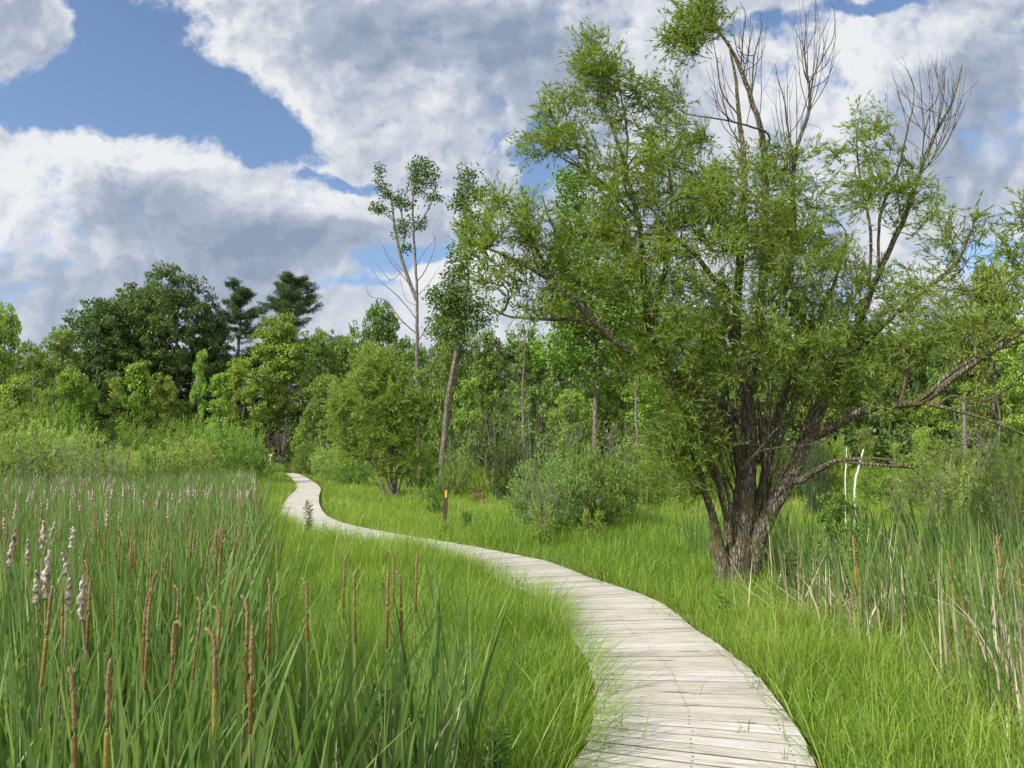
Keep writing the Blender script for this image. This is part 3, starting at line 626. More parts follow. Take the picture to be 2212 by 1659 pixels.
def make_fluffy(hl=.17, lumps=3, bend=0.0):
    root = empty('cattail', (0, 0, 0)); n = 26; pts = []; rad = []; a, b, c = rng.uniform(0, 6, 3)
    for k in range(n):
        t = k/(n-1); pts.append((bend*t*t*hl+.004*math.sin(k*.9), .003*math.cos(k*1.1), -hl*(1-t)))
        env = math.sin(min(1, max(.10, 1.12-t*.8))*math.pi*.55)
        lump = .80+.22*math.sin(t*lumps*3.1+a)+.16*math.sin(t*lumps*5.3+b)+.10*math.sin(t*17+c)
        rad.append(.0125*lump*env*(1 if 0 < k < n-1 else .3)+.0015)
    tube_obj('seed_fluff', pts, rad, M_fluff, root, 12, .20)
    m = 150; q = rng.integers(1, n-2, m); an = rng.uniform(0, 6.28, m); P = np.array(pts)[q] + np.stack([np.cos(an), np.sin(an), 0*an], 1)*(np.array(rad)[q]*.8)[:, None]
    D = np.stack([np.cos(an), np.sin(an), rng.uniform(-.9, .5, m)], 1); V, Fq, r = leaves(P, D, rng.uniform(.006, .014, m), rng.uniform(.002, .005, m), rng.random(m))
    link('loose_fluff', npmesh('loose_fluff', V, [Fq], {'rnd': r}), M_fluff, root)
    tube_obj('tip', [(pts[-1][0], 0, -.012), (pts[-1][0]+.004, 0, .05)], [.003, .0012], M_greybark, root, 5)
    tube_obj('stem', [(0, 0, -hl*.9), (.0, 0, -1.0), (0.03, 0, -1.9)], [.0028, .004, .005], M_dead, root, 5)
    return root
def copy_tree(o, parent=None):
    c = o.copy(); col.objects.link(c); c.parent = parent
    for ch in o.children: copy_tree(ch, c)
    return c
used = set()
def place(proto, loc, rz=0.0, s=(1, 1, 1), label=None, cat=None, group=None, tilt=(0, 0), color=None, name=None):
    o = proto if proto.name not in used else copy_tree(proto)
    used.add(o.name); o.location = tuple(loc); o.rotation_euler = (tilt[0], tilt[1], rz); o.scale = s if hasattr(s, '__len__') else (s, s, s)
    for k in ('label', 'category', 'group'):
        if k in o: del o[k]
    tag(o, label, cat, group)
    if color is not None:
        o.color = (*color, 1)
        for ch in o.children: ch.color = (*color, 1)
    return o
PB = dict(hooko=make_cattail(.3, 1.9, .14, .19, M_spikeg, .0085), straight=make_cattail(0, 0, .15, .15), olive=make_cattail(0, 0, .10, .16, M_spikeg, .0078, .004), hook=make_cattail(.3, 1.7, .13, .17), over=make_cattail(.2, 5.4, .10, .17),
          lean=make_cattail(.9, .4, .14, .19), thin=make_cattail(.5, 1.4, .15, .2, None, .0062), olivelong=make_cattail(.1, .2, .17, .19, M_spikeg, .0082))
PF = [make_fluffy(.17, 3), make_fluffy(.20, 4, .1), make_fluffy(.13, 2, .2), make_fluffy(.19, 5, -.1)]
GB = 'brown cattail spikes in the left marsh'
def zz(py, ztop=1.40): return (CAMZ-ztop)*F/(py-988.0)
brown = [
 (113, 1258, 'olivelong', 0, 1.12, 'stout straight brown cattail spike standing under the largest pale fluffy heads'),
 (135, 1262, 'olive', 0, .8, 'short yellow-olive cattail spike just right of a tall straight brown one'),
 (196, 1245, 'straight', 0, 1.0, 'straight cattail, light brown upper half and dark lower half, right of a short olive one'),
 (191, 1202, 'thin', 3.0, .9, 'thin brown cattail spike peeking out behind the straight two-tone one'),
 (236, 1414, 'olivelong', 0, 1.0, 'nearest cattail spike, tall straight brown over a pale olive lower part, at the bottom left'),
 (160, 1429, 'lean', 3.1, .9, 'short brown cattail spike bent to the left beside the nearest tall straight one'),
 (243, 1280, 'straight', 0, .6, 'stubby reddish brown cattail spike half hidden in blades between taller spikes'),
 (260, 1154, 'straight', 0, 1.0, 'long slim brown cattail spike standing high beyond the fluffy heads'),
 (284, 1154, 'thin', 0, .9, 'dark thin cattail spike beside a long slim brown one'),
 (316, 1269, 'lean', 0, 1.0, 'rough brown cattail spike of a crossed pair, the left one'),
 (323, 1293, 'straight', 0, 1.05, 'rough brown cattail spike of a crossed pair, the right one with its tip lower'),
 (377, 1315, 'over', 0, 1.0, 'cattail with its top folded over to the right like a cane above a dark cylinder'),
 (388, 1254, 'hook', 3.14, .95, 'slim cattail with its tip hooked left, behind the cane-shaped one'),
 (479, 1295, 'hooko', 3.14, 1.0, 'cattail with hooked tip pointing left, upper of two alike over an olive spike'),
 (465, 1337, 'hooko', 3.14, 1.15, 'big cattail with a crooked tip pointing left and an olive-yellow lower spike'),
 (537, 1272, 'thin', 3.14, 1.1, 'left one of two brown cattail spikes close together, right of the crooked-tip pair'),
 (545, 1343, 'straight', 0, 1.1, 'right one of two brown cattail spikes close together, standing lower'),
 (502, 1228, 'lean', 0, .9, 'small cattail leaning right above the crooked-tip pair'),
 (453, 1152, 'thin', 0, 1.1, 'tall thin dark cattail with tip curving right, beyond the crooked-tip pair'),
 (587, 1243, 'lean', 3.14, 1.0, 'cattail with forked crooked tip at the right edge of the dense marsh'),
 (663, 1239, 'hook', 3.14, .95, 'crooked cattail leaning left where the marsh meets the bright grass'),
 (372, 1187, 'straight', 0, .8, 'small straight brown cattail behind the hooked ones, mid marsh'),
 (353, 1172, 'lean', 0, .8, 'small leaning brown cattail beside a small straight one, mid marsh'),
 (327, 1213, 'olive', 0, .8, 'small olive-brown cattail left of a small straight one'),
 (333, 1224, 'thin', 0, .9, 'light brown thin cattail just behind the crossed pair'),
 (476, 1194, 'straight', 0, .9, 'small straight brown cattail above the upper hooked one'),
 (440, 1280, 'thin', 3.1, .9, 'rusty thin cattail between cane-shaped one and crooked pair')]
for (px, py, k, rz, s, lab) in brown:
    Z = zz(py, 1.40); p = at(px, py, Z); place(PB[k], p, rz, (s*.78, s*.78, s*.84), lab, 'cattail', GB, (rng.normal(0, .03), rng.normal(0, .03)))
GC = 'cattail spikes in the loose clump beside the boardwalk'
for (px, py, k, rz, s, lab) in ((764, 1218, 'hook', 0, 1.1, 'cattail with tip bent sharply right, first of the loose clump in bright grass'),
     (745, 1184, 'thin', 0, 1.0, 'thin dark cattail standing straight behind the bent-tip one of the loose clump'),
     (839, 1225, 'straight', 0, 1.1, 'straight rough cattail in the middle of the loose clump in bright grass'),
     (851, 1180, 'thin', 3.1, 1.0, 'thin brown cattail rising highest in the middle of the loose clump'),
     (865, 1222, 'hook', 3.14, 1.05, 'cattail with tip curled left, touching the straight one of the loose clump'),
     (901, 1187, 'straight', 0, 1.0, 'straight two-tone cattail, nearest of the loose clump to the boardwalk')):
    Z = zz(py, 1.36)*.93; place(PB[k], at(px, py, Z), rz, (s*.8, s*.8, s*.95), lab, 'cattail', GC, (rng.normal(0, .02), rng.normal(0, .02)))
GR = 'cattail spikes in the reed bed behind the willow'
for (px, py, k, Z, s, lab) in ((1843, 1152, 'olivelong', 7.0, 1.5, 'slim orange-brown cattail under the leafy sapling right of the willow trunk'), (1952, 1124, 'hook', 8.5, 1.3, 'dark hooked cattail standing in the reeds right of the leafy sapling'),
     (2047, 1184, 'olivelong', 6.8, 1.5, 'orange-brown cattail leaning slightly among tall dead stalks'), (2152, 1152, 'straight', 6.6, 1.9, 'thick rusty cattail near the right end of the reed bed'),
     (2078, 1285, 'olive', 6.2, 1.4, 'low olive cattail deep among the reeds under the thick rusty one'), (1982, 1165, 'thin', 7.5, 1.2, 'thin rusty cattail left of the leaning orange-brown one'),
     (2195, 1185, 'olivelong', 6.4, 1.2, 'faint olive cattail at the far right of the reed bed')):
    place(PB[k], at(px, py, Z), 3.14, s, lab, 'cattail', GR, (rng.normal(0, .03), rng.normal(.04, .03)))
GF = 'white fluffy cattail seed heads in the left marsh'
for i, (px, py, s, lab) in enumerate(((9, 1103, 1.0, 'fluffy grey cattail head, leftmost in the upper marsh'), (39, 1083, 1.0, 'fluffy cattail head next right of the leftmost one'),
     (93, 1074, 1.05, 'left one of two fluffy cattail heads standing side by side high up'), (106, 1076, .8, 'right one of two fluffy cattail heads standing side by side'),
     (95, 1124, 1.35, 'big brown and white fluffy cattail head, upper of the two largest in a line'), (116, 1122, .8, 'narrow fluffy cattail head just right of the big brown and white one'),
     (158, 1138, 1.2, 'plump white-grey cattail head standing alone right of the largest ones'), (26, 1151, 1.2, 'long dark cattail head with a white tuft on its left side'),
     (61, 1164, .9, 'small brown mushroom-shaped cattail head between the long dark one and the largest'), (100, 1186, 1.35, 'largest pale fluffy cattail head, directly under the brown and white one'),
     (145, 1192, .9, 'pale fluffy cattail head below the plump one'), (74, 1229, .8, 'low white tufted cattail head left of the straight brown spike'),
     (152, 1248, .8, 'tilted ragged cattail head just above the short olive spike'), (169, 1243, .95, 'lowest ragged pale cattail head, right of the tilted one'),
     (173, 1082, .9, 'slim fluffy cattail head above the plump one, to its right'), (233, 1100, .9, 'slim white cattail head on a grey stalk left of the marsh centre'),
     (310, 1071, .9, 'slim white cattail head with crooked dead leaf, marsh centre'), (366, 1084, .9, 'white-collared dark cattail head in the marsh centre'),
     (342, 1077, .8, 'small fluffy cattail head just left of the white-collared one'), (520, 1058, .8, 'pale cattail head at the right of the far marsh near the boardwalk'))):
    Z = zz(py, 1.42); place(PF[i % 4], at(px, py, Z), rng.uniform(0, 6.28), s*.85, lab, 'cattail', GF, (rng.normal(0, .06), rng.normal(0, .06)))
def clear(px, Z): return abs(path_side(np.array([(px-CX)/F*Z]), np.array([Z]))[0]) > 1.0
for i in range(105):
    py = 1022 + 40*random.random()**1.3; px = random.uniform(5, 560); Z = zz(py, 1.36+rng.normal(0, .02))*rng.uniform(.8, 1.1)
    if Z > 40 or not clear(px, Z): Z = min(Z, 28)
    place(PF[i % 4], at(px, py, Z), rng.uniform(0, 6.28), random.uniform(.6, 1.05), 'small pale fluffy cattail head dotted over the far marsh', 'cattail', 'small pale cattail heads in the far marsh', (rng.normal(0, .08), rng.normal(0, .08)))
for i in range(110):
    py = 1026 + 130*random.random()**1.5; px = random.uniform(0, 600) if py < 1130 else random.uniform(180, 620); Z = zz(py, 1.33+rng.normal(0, .03))
    place(PB[['straight', 'thin', 'lean', 'straight'][i % 4]], at(px, py+random.uniform(-3, 6), Z), random.choice([0, 3.14]), random.uniform(.6, .95), 'small slim brown cattail spike scattered through the far marsh', 'cattail', 'small brown cattail spikes in the far marsh', (rng.normal(0, .05), rng.normal(0, .05)))

# ------------------------------------------------------------------ the big willow
def big_willow():
    Z0 = 10.5; root_px = (1588, 1282); base = at(*root_px, Z0); base[2] = ground(base[0], base[1])
    root = empty('willow_tree', base); tag(root, 'big crooked willow with mossy split trunk and airy crown right of the boardwalk', 'tree')
    S = Skel()
    def P(px, py, dz=0.0): return at(px, py, Z0+dz) - base
    def L(pts, r0, r1, par=None, sub=5, pw=1.0):
        m = len(pts); rad = [r0+(r1-r0)*(i/(m-1))**pw for i in range(m)]
        p = [P(*q) for q in pts]; pid = -1
        if par is not None: pid = S.nearest(P(*par))
        return S.limb(p, rad, pid, sub)
    # trunk and stems
    S.limb([P(1582, 1292), P(1586, 1262), P(1590, 1225), P(1597, 1170, .02), P(1605, 1095, .03), P(1612, 1030, .04), P(1618, 942, .1), P(1616, 882, .15), P(1612, 823, .2)], [.28, .225, .195, .16, .14, .125, .105, .088, .075], -1, 8)
    S.limb([P(1562, 1290, -.06), P(1562, 1255, -.08), P(1560, 1215, -.08), P(1551, 1175, -.08), P(1541, 1120, -.1), P(1517, 1049, -.15), P(1497, 985, -.3), P(1478, 900, -.5)], [.16, .13, .10, .075, .055, .045, .032, .02], -1, 6)
    S.limb([P(1600, 1292, .03), P(1612, 1255, .03), P(1628, 1200, .0), P(1640, 1160, -.05), P(1671, 1091, -.1), P(1710, 1025, -.15), P(1736, 966, -.1), P(1757, 925, -.05), P(1775, 882, 0), P(1800, 820, .1), P(1850, 720, .2), P(1898, 590, .3)], [.16, .14, .12, .112, .105, .098, .09, .08, .062, .05, .04, .03], -1, 6)
    L([(1573, 1165, -.1), (1566, 1106, -.15), (1549, 1031, -.25), (1538, 965, -.4), (1520, 870, -.6)], .04, .018, (1580, 1200, 0))
    L([(1578, 1160, -.15), (1574, 1080, -.22), (1560, 1000, -.3), (1552, 900, -.5), (1540, 820, -.6)], .025, .012, (1582, 1190, 0))
    L([(1640, 1085, .08), (1655, 1020, .1), (1662, 960, .15), (1683, 882, .25), (1707, 823, .4), (1745, 740, .5), (1790, 640, .7), (1830, 520, .9)], .085, .02, (1620, 1150, 0))
    # upper crown
    L([(1600, 760, .2), (1590, 700, .2), (1596, 600, .1), (1604, 480, 0), (1608, 363, -.1), (1596, 252, -.2), (1588, 166, -.25), (1575, 100, -.3)], .075, .011, (1612, 823, .2))
    L([(1636, 740, .1), (1641, 675, .1), (1650, 560, 0), (1655, 440, 0), (1649, 312, .1), (1628, 230, .1), (1600, 150, 0), (1576, 101, 0), (1545, 60, 0), (1510, 20, 0)], .07, .010, (1614, 840, .2))
    L([(1571, 700, -.1), (1571, 630, -.3), (1540, 600, -.5), (1500, 549, -.7), (1450, 504, -.9), (1409, 453, -1.1), (1370, 380, -1.2)], .05, .012, (1600, 790, .2))
    L([(1690, 640, .1), (1715, 520, .2), (1712, 420, .3), (1719, 328, .3), (1747, 242, .3), (1747, 181, .3), (1738, 120, .3), (1742, 30, .3)], .045, .006, (1641, 690, .1))
    L([(1777, 126, .35), (1800, 80, .4), (1803, 30, .4), (1795, 5, .4)], .008, .003, (1747, 181, .3))
    L([(1762, 60, .3), (1765, 20, .3), (1758, -10, .3)], .006, .002, (1745, 120, .3))
    L([(1735, 100, .3), (1715, 60, .25), (1722, 20, .25)], .005, .002, (1747, 170, .3))
    L([(1705, 300, .2), (1694, 217, .15), (1680, 170, .1), (1674, 136, .1)], .012, .003, (1716, 370, .3))
    L([(1660, 290, .0), (1600, 268, -.2), (1540, 255, -.3), (1480, 245, -.4), (1465, 225, -.4)], .016, .005, (1652, 330, .1))
    L([(1630, 120, .05), (1645, 60, 0), (1640, 20, 0)], .010, .003, (1620, 210, .1)); L([(1605, 80, .05), (1610, 30, 0), (1598, 5, 0)], .010, .003, (1600, 150, 0))
    L([(1620, 90, .05), (1628, 50, 0)], .006, .002, (1605, 160, 0)); L([(1560, 200, -.2), (1548, 130, -.3), (1540, 90, -.3)], .012, .005, (1596, 252, -.2))
    # left side
    L([(1560, 870, -.2), (1500, 850, -.4), (1425, 806, -.7), (1330, 737, -1.0), (1273, 685, -1.15), (1198, 615, -1.3), (1147, 580, -1.4), (1080, 548, -1.5), (1020, 520, -1.5)], .060, .010, (1612, 930, .1))
    L([(1230, 690, -1.1), (1180, 690, -1.2), (1097, 683, -1.3), (1060, 660, -1.3)], .025, .008, (1300, 710, -1.1))
    L([(1150, 520, -1.3), (1110, 470, -1.3), (1090, 430, -1.2)], .02, .007, (1198, 615, -1.3)); L([(1230, 560, -1.0), (1190, 480, -.9), (1170, 420, -.8)], .025, .007, (1273, 685, -1.15))
    L([(1440, 800, -.4), (1405, 720, -.3), (1389, 600, -.3), (1384, 504, -.3), (1369, 438, -.3), (1345, 340, -.3), (1310, 240, -.3), (1285, 150, -.3), (1275, 90, -.3)], .055, .009, (1500, 850, -.4))
    L([(1350, 400, -.1), (1355, 300, 0), (1340, 200, 0), (1320, 110, 0)], .022, .006, (1369, 438, -.3)); L([(1330, 420, -.5), (1270, 370, -.7), (1220, 345, -.8), (1170, 300, -.8)], .022, .006, (1380, 480, -.3))
    L([(1440, 560, 0), (1450, 430, .1), (1440, 320, .2), (1440, 220, .2)], .03, .007, (1405, 720, -.3))
    # right side
    L([(1930, 520, .4), (1954, 470, .4), (1994, 353, .45), (2024, 282, .5), (2054, 227, .5), (2072, 170, .5), (2078, 141, .5)], .038, .006, (1890, 610, .3))
    L([(1900, 470, .2), (1935, 380, .2), (1960, 280, .2), (1975, 200, .2), (1960, 150, .2)], .022, .004, (1905, 590, .3)); L([(1995, 300, .4), (2015, 210, .4), (2010, 150, .4)], .009, .003, (1994, 353, .45)); L([(2030, 240, .4), (2040, 170, .4), (2030, 130, .4)], .007, .002, (2024, 282, .5))
    L([(1990, 210, .4), (1985, 140, .4)], .005, .002, (1985, 290, .3)); L([(1940, 200, .2), (1925, 150, .2)], .005, .002, (1955, 280, .2)); L([(2060, 170, .5), (2050, 130, .5)], .004, .002, (2055, 220, .5))
    L([(1880, 500, 0), (1860, 400, -.1), (1850, 300, -.1), (1860, 240, -.1)], .022, .005, (1880, 650, .3))
    L([(1870, 740, -.2), (1954, 660, -.4), (2054, 580, -.6), (2095, 504, -.7), (2110, 470, -.7), (2150, 440, -.7)], .045, .005, (1800, 820, .1))
    L([(2050, 480, -.6), (2060, 440, -.6)], .01, .004, (2080, 530, -.7))
    # low right limbs
    L([(1770, 938, -.15), (1810, 917, -.4), (1876, 883, -.7), (1942, 873, -1.0), (1995, 867, -1.2), (2048, 825, -1.4), (2101, 788, -1.6), (2154, 751, -1.8), (2230, 700, -2.0), (2320, 620, -2.2)], .062, .018, (1745, 945, -.1))
    L([(2010, 845, -1.3), (2060, 800, -1.3), (2130, 765, -1.4), (2230, 730, -1.5)], .03, .012, (1980, 868, -1.1))
    L([(2022, 876, -1.3), (2075, 889, -1.45), (2127, 905, -1.6), (2207, 936, -1.7), (2260, 960, -1.7)], .028, .010, (1990, 868, -1.2))
    L([(2060, 855, -1.4), (2100, 872, -1.5), (2160, 850, -1.6), (2220, 800, -1.6)], .018, .007, (2022, 876, -1.3))
    L([(2100, 700, -1.6), (2095, 640, -1.6), (2075, 600, -1.6)], .018, .006, (2115, 778, -1.65)); L([(2130, 690, -1.8), (2150, 620, -1.8), (2140, 560, -1.8)], .014, .004, (2160, 748, -1.8))
    L([(1960, 800, -.9), (1950, 740, -.9), (1965, 650, -.9)], .02, .006, (1942, 873, -1.0)); L([(2110, 840, -1.6), (2135, 790, -1.7), (2130, 740, -1.7)], .012, .005, (2080, 866, -1.4))
    L([(1730, 1038, -.3), (1749, 1025, -.4), (1793, 1001, -.7), (1823, 993, -.8), (1889, 990, -1.1), (1958, 997, -1.3)], .05, .010, (1705, 1040, -.15))
    L([(1850, 1000, -.9), (1889, 1003, -1.1), (1969, 1010, -1.2), (1990, 1000, -1.2), (2035, 973, -1.3), (2101, 957, -1.4)], .022, .005, (1810, 996, -.75))
    L([(1990, 1030, -1.2), (2020, 1060, -1.2), (2030, 1080, -1.2)], .007, .003, (1969, 1010, -1.2))
    # pale broken dead branches in front of the stems
    L([(1600, 1020, -.25), (1630, 984, -.4), (1674, 930, -.55), (1725, 894, -.65)], .022, .006, (1608, 1040, 0))
    L([(1650, 972, -.5), (1689, 966, -.6), (1764, 957, -.7), (1823, 933, -.8)], .015, .005, (1630, 984, -.4)); L([(1720, 975, -.7), (1755, 985, -.75), (1790, 988, -.8)], .005, .002, (1689, 966, -.6)); L([(1690, 900, -.6), (1680, 860, -.65)], .006, .002, (1674, 930, -.55))
    # thin upright shoots fanning from the trunk
    for i in range(64):
        x0 = random.uniform(1545, 1730); y0 = random.uniform(930, 1160)
        pid = S.nearest(P(x0, y0, random.uniform(-.15, .15))); q = S.p[pid]
        dx = (x0-1630)/100.*.55 + random.uniform(-.25, .25); dy = random.uniform(-.7, .5); h = random.uniform(.7, 2.1); r0 = random.uniform(.008, .02)
        S.limb([q+np.array([dx*.25*h, dy*.2*h, h*.33]), q+np.array([dx*.6*h, dy*.5*h, h*.7]), q+np.array([dx*.8*h, dy*.7*h, h])], [r0, r0*.6, r0*.3], pid, 3)
    def fan(n, sx, sy, ex, ey, dz, r0=.006):
        for i in range(n):
            a = P(random.uniform(*sx), random.uniform(*sy), dz); pid = S.nearest(a); q = S.p[pid]; e = P(random.uniform(*ex), random.uniform(*ey), dz+random.uniform(-.35, .35)); d = e-q; Ld = np.linalg.norm(d)
            if Ld < .1: continue
            side = np.array([d[0]*.18, 0, -abs(d[0])*.15]); m1 = q+d*.35+side; m2 = q+d*.7+side*.7
            ids = S.limb([m1, m2, e], [r0, r0*.7, r0*.3], pid, 3)
            for t in range(2):
                k = ids[random.randint(2, len(ids)-3)]; z = S.p[k]; u = norm(d/Ld + np.array([random.uniform(-.5, .5), random.uniform(-.4, .4), .1]))*Ld*random.uniform(.2, .45)
                S.limb([z+u*.5, z+u+UP*.02], [r0*.45, r0*.2], k, 2)
    fan(20, (1975, 2055), (230, 380), (1925, 2088), (112, 200), .45); fan(12, (1590, 1632), (120, 300), (1582, 1660), (5, 110), .05); fan(14, (1738, 1752), (150, 260), (1718, 1808), (0, 110), .3)
    fan(9, (1690, 1750), (290, 430), (1665, 1765), (130, 250), .25); fan(12, (2050, 2110), (500, 620), (2085, 2160), (430, 570), -.7, .005); fan(10, (1880, 1990), (300, 520), (1850, 2010), (220, 330), .2); fan(8, (1570, 1600), (180, 330), (1520, 1570), (90, 200), -.25)
    clumps = [ # cx, cy, rx, ry, n, dz, sz
        (1280, 125, 52, 62, 46, -.3, .4), (1225, 250, 62, 85, 50, -.5, .5), (1330, 215, 55, 100, 46, -.1, .4), (1185, 310, 50, 35, 16, -.8, .3),
        (1505, 45, 68, 50, 50, 0, .4), (1470, 95, 42, 36, 22, 0, .3), (1540, 5, 50, 40, 20, 0, .3), (1430, 210, 55, 50, 30, .2, .4), (1455, 300, 80, 60, 50, .1, .6),
        (1345, 380, 115, 95, 90, -.4, .9), (1480, 420, 120, 100, 95, 0, 1.1), (1600, 450, 140, 110, 120, 0, 1.4), (1715, 450, 100, 120, 85, .2, 1.2), (1560, 560, 180, 110, 150, -.2, 1.6), (1745, 590, 140, 120, 120, .1, 1.5),
        (1400, 560, 120, 100, 80, -.6, 1.0), (1620, 700, 170, 90, 100, -.3, 1.7), (1490, 700, 120, 90, 66, -.5, 1.3), (1770, 710, 110, 85, 75, 0, 1.5), (1900, 650, 110, 90, 70, 0, 1.2), (1885, 760, 120, 70, 60, -.4, 1.2),
        (1115, 465, 75, 60, 42, -1.3, .4), (1050, 510, 50, 50, 24, -1.5, .4), (1095, 600, 60, 45, 24, -1.4, .4), (1180, 530, 65, 60, 36, -1.1, .5), (1260, 610, 80, 60, 42, -1.0, .6), (1150, 670, 70, 35, 18, -1.2, .4), (1300, 500, 70, 70, 30, -.7, .6),
        (1890, 290, 65, 60, 22, 0, .4), (1880, 400, 75, 85, 46, 0, .6), (1975, 420, 60, 90, 30, .3, .5), (2025, 520, 60, 70, 24, 0, .6), (2040, 640, 80, 60, 34, -.6, .6), (2000, 740, 80, 50, 36, -.8, .6), (2110, 480, 30, 40, 6, -.7, .2),
        (1470, 880, 60, 65, 48, -.5, .6), (1445, 960, 42, 48, 30, -.4, .4), (1515, 960, 55, 85, 50, -.4, .5), (1495, 1040, 38, 45, 16, -.3, .3), (1390, 780, 75, 70, 34, -.7, .6), (1545, 800, 60, 50, 26, -.6, .8), (1650, 790, 90, 50, 28, -.2, 1.1),
        (1735, 870, 60, 40, 8, .1, .8), (1810, 820, 70, 50, 30, -.3, .9), (1650, 345, 60, 45, 22, .1, .4), (1780, 330, 60, 30, 12, .3, .4), (1930, 880, 60, 30, 8, -1.0, .3), (2120, 700, 80, 50, 14, -1.7, .4), (2200, 640, 60, 60, 14, -1.9, .3), (1560, 420, 60, 50, 16, -1, .3)]
    bare = [(2150, 800, 60, 60, 30, -1.6, .4), (2110, 900, 100, 50, 40, -1.4, .4), (1700, 930, 90, 60, 40, -.5, .3), (2060, 1040, 70, 35, 24, -1.2, .3), (1900, 930, 90, 50, 24, -.9, .3), (1660, 860, 120, 100, 50, 0, .6), (1560, 950, 80, 100, 40, -.2, .4), (1650, 330, 60, 50, 14, 0, .3), (1480, 240, 60, 40, 12, -.3, .3), (1740, 280, 50, 60, 12, .3, .3)]
    BT = []
    for (cx, cy, rx, ry, n, dz, sz) in bare:
        for _ in range(n): a, b, c = rng.uniform(-1, 1, 3); BT.append(P(cx+a*rx, cy+b*ry, dz+c*sz))
    S.grow(BT, .16, 1.6, .0026, .3, 80000, .02)
    T = []
    for (cx, cy, rx, ry, n, dz, sz) in clumps:
        for _ in range(n):
            while True:
                a, b, c = rng.uniform(-1, 1, 3)
                if a*a+b*b+c*c <= 1: break
            T.append(P(cx+a*rx, cy+b*ry, dz+c*sz))
    tips = S.grow(T, .16, 1.0, .0034, .16, 80000)
    mt = S.mesh('trunk', ridge=.11); link('trunk', mt, M_willowbark, root)
    V, Fq, r = twig_leaves(S, tips, 54, 0, (.068, .112), (.013, .019), flat=.3, droop=.15, wind=(-.22, 0, .05), tl=.30)
    # interior sprigs
    link('crown', npmesh('crown', V, [Fq], {'rnd': r}), M_willow, root)
    return root
big_willow()

# ------------------------------------------------------------------ traced smaller trees
def traced(name, label, cat, px, pyb, Z, limbs, clumps, leafspec, barkm, leafm, color=(1, 1, 1), tr=.006, step=.4, per=30, rad=(.35, .6), squash=.75, mode='blob', group=None, z=None, arch=.12, ridge=.05, down=1.0):
    b = at(px, pyb, Z); base = np.array([b[0], b[1], float(ground(b[0], b[1])) if z is None else z])
    root = empty(name, base); tag(root, label, cat, group)
    S = Skel()
    for i, (pts, r0, r1, par) in enumerate(limbs):
        m = len(pts); p = [at(q[0], q[1], Z+(q[2] if len(q) > 2 else 0))-base for q in pts]
        if par is None: p[0][2] = min(p[0][2], 0)-.05
        pid = -1 if par is None else S.nearest(at(par[0], par[1], Z+(par[2] if len(par) > 2 else 0))-base)
        S.limb(p, [r0+(r1-r0)*k/(m-1) for k in range(m)], pid, 5)
    T = []
    for (cx, cy, rx, ry, n, dz, sz) in clumps:
        for _ in range(n):
            while True:
                a, c, d = rng.uniform(-1, 1, 3)
                if a*a+c*c+d*d <= 1: break
            T.append(at(cx+a*rx, cy+c*ry, Z+dz+d*sz)-base)
    tips = S.grow(T, step, down, tr, arch) if T else []
    link('trunk', S.mesh('trunk', ridge=ridge), barkm, root)
    if T and leafspec:
        L, W = leafspec
        if mode == 'blob':
            C = np.array([S.p[i] for i in tips]); V, Fq, r = blob_leaves(C, rng.uniform(*rad, len(C)), per, L, W, squash=squash)
        else: V, Fq, r = twig_leaves(S, tips, per, 0, L, W, tl=rad[0], wind=(-.15, 0, .1))
        o = link('crown', npmesh('crown', V, [Fq], {'rnd': r}), leafm, root); o.color = (*color, 1)
    return root
G_bright = (.185, .295, .045); G_mid = (.14, .225, .040); G_dark = (.078, .130, .030); G_yel = (.225, .315, .052); G_grey = (.28, .38, .11); G_deep = (.055, .10, .032)

traced('willow_tree', 'dense egg-shaped willow with many thin stems beside the far bend of the boardwalk', 'tree', 848, 1078, 34,
    [([(848, 1078), (846, 1040), (844, 1000), (838, 960), (815, 900), (790, 840)], .10, .03, None), ([(852, 1078, .2), (858, 1020), (868, 960), (880, 900), (890, 840)], .09, .03, None),
     ([(846, 1075), (832, 1020), (812, 960), (780, 900)], .05, .02, None), ([(855, 1072), (872, 1020), (892, 960), (905, 900)], .05, .02, None), ([(835, 1070), (820, 1030), (790, 980), (760, 930)], .05, .02, None), ([(845, 1000), (848, 920), (840, 830), (835, 780)], .08, .03, (845, 1005)),
     ([(838, 1075), (815, 1045), (785, 1010), (765, 985)], .03, .015, None), ([(860, 1075), (885, 1040), (905, 1000)], .03, .015, None)],
    [(815, 795, 58, 42, 66, 0, 1.3), (800, 862, 88, 60, 110, 0, 1.8), (868, 860, 58, 70, 76, 0, 1.5), (745, 890, 34, 46, 22, 0, 1.), (905, 900, 20, 46, 16, 0, .8), (825, 945, 84, 38, 60, 0, 1.3), (765, 965, 50, 35, 26, 0, 1.0), (890, 975, 30, 40, 18, 0, .8), (845, 1005, 60, 30, 20, 0, .9)],
    ((.15, .23), (.03, .042)), M_bark, M_shrubleaf, (.22, .31, .065), .005, .45, 108, (.55, .5), mode='twig', arch=.2)
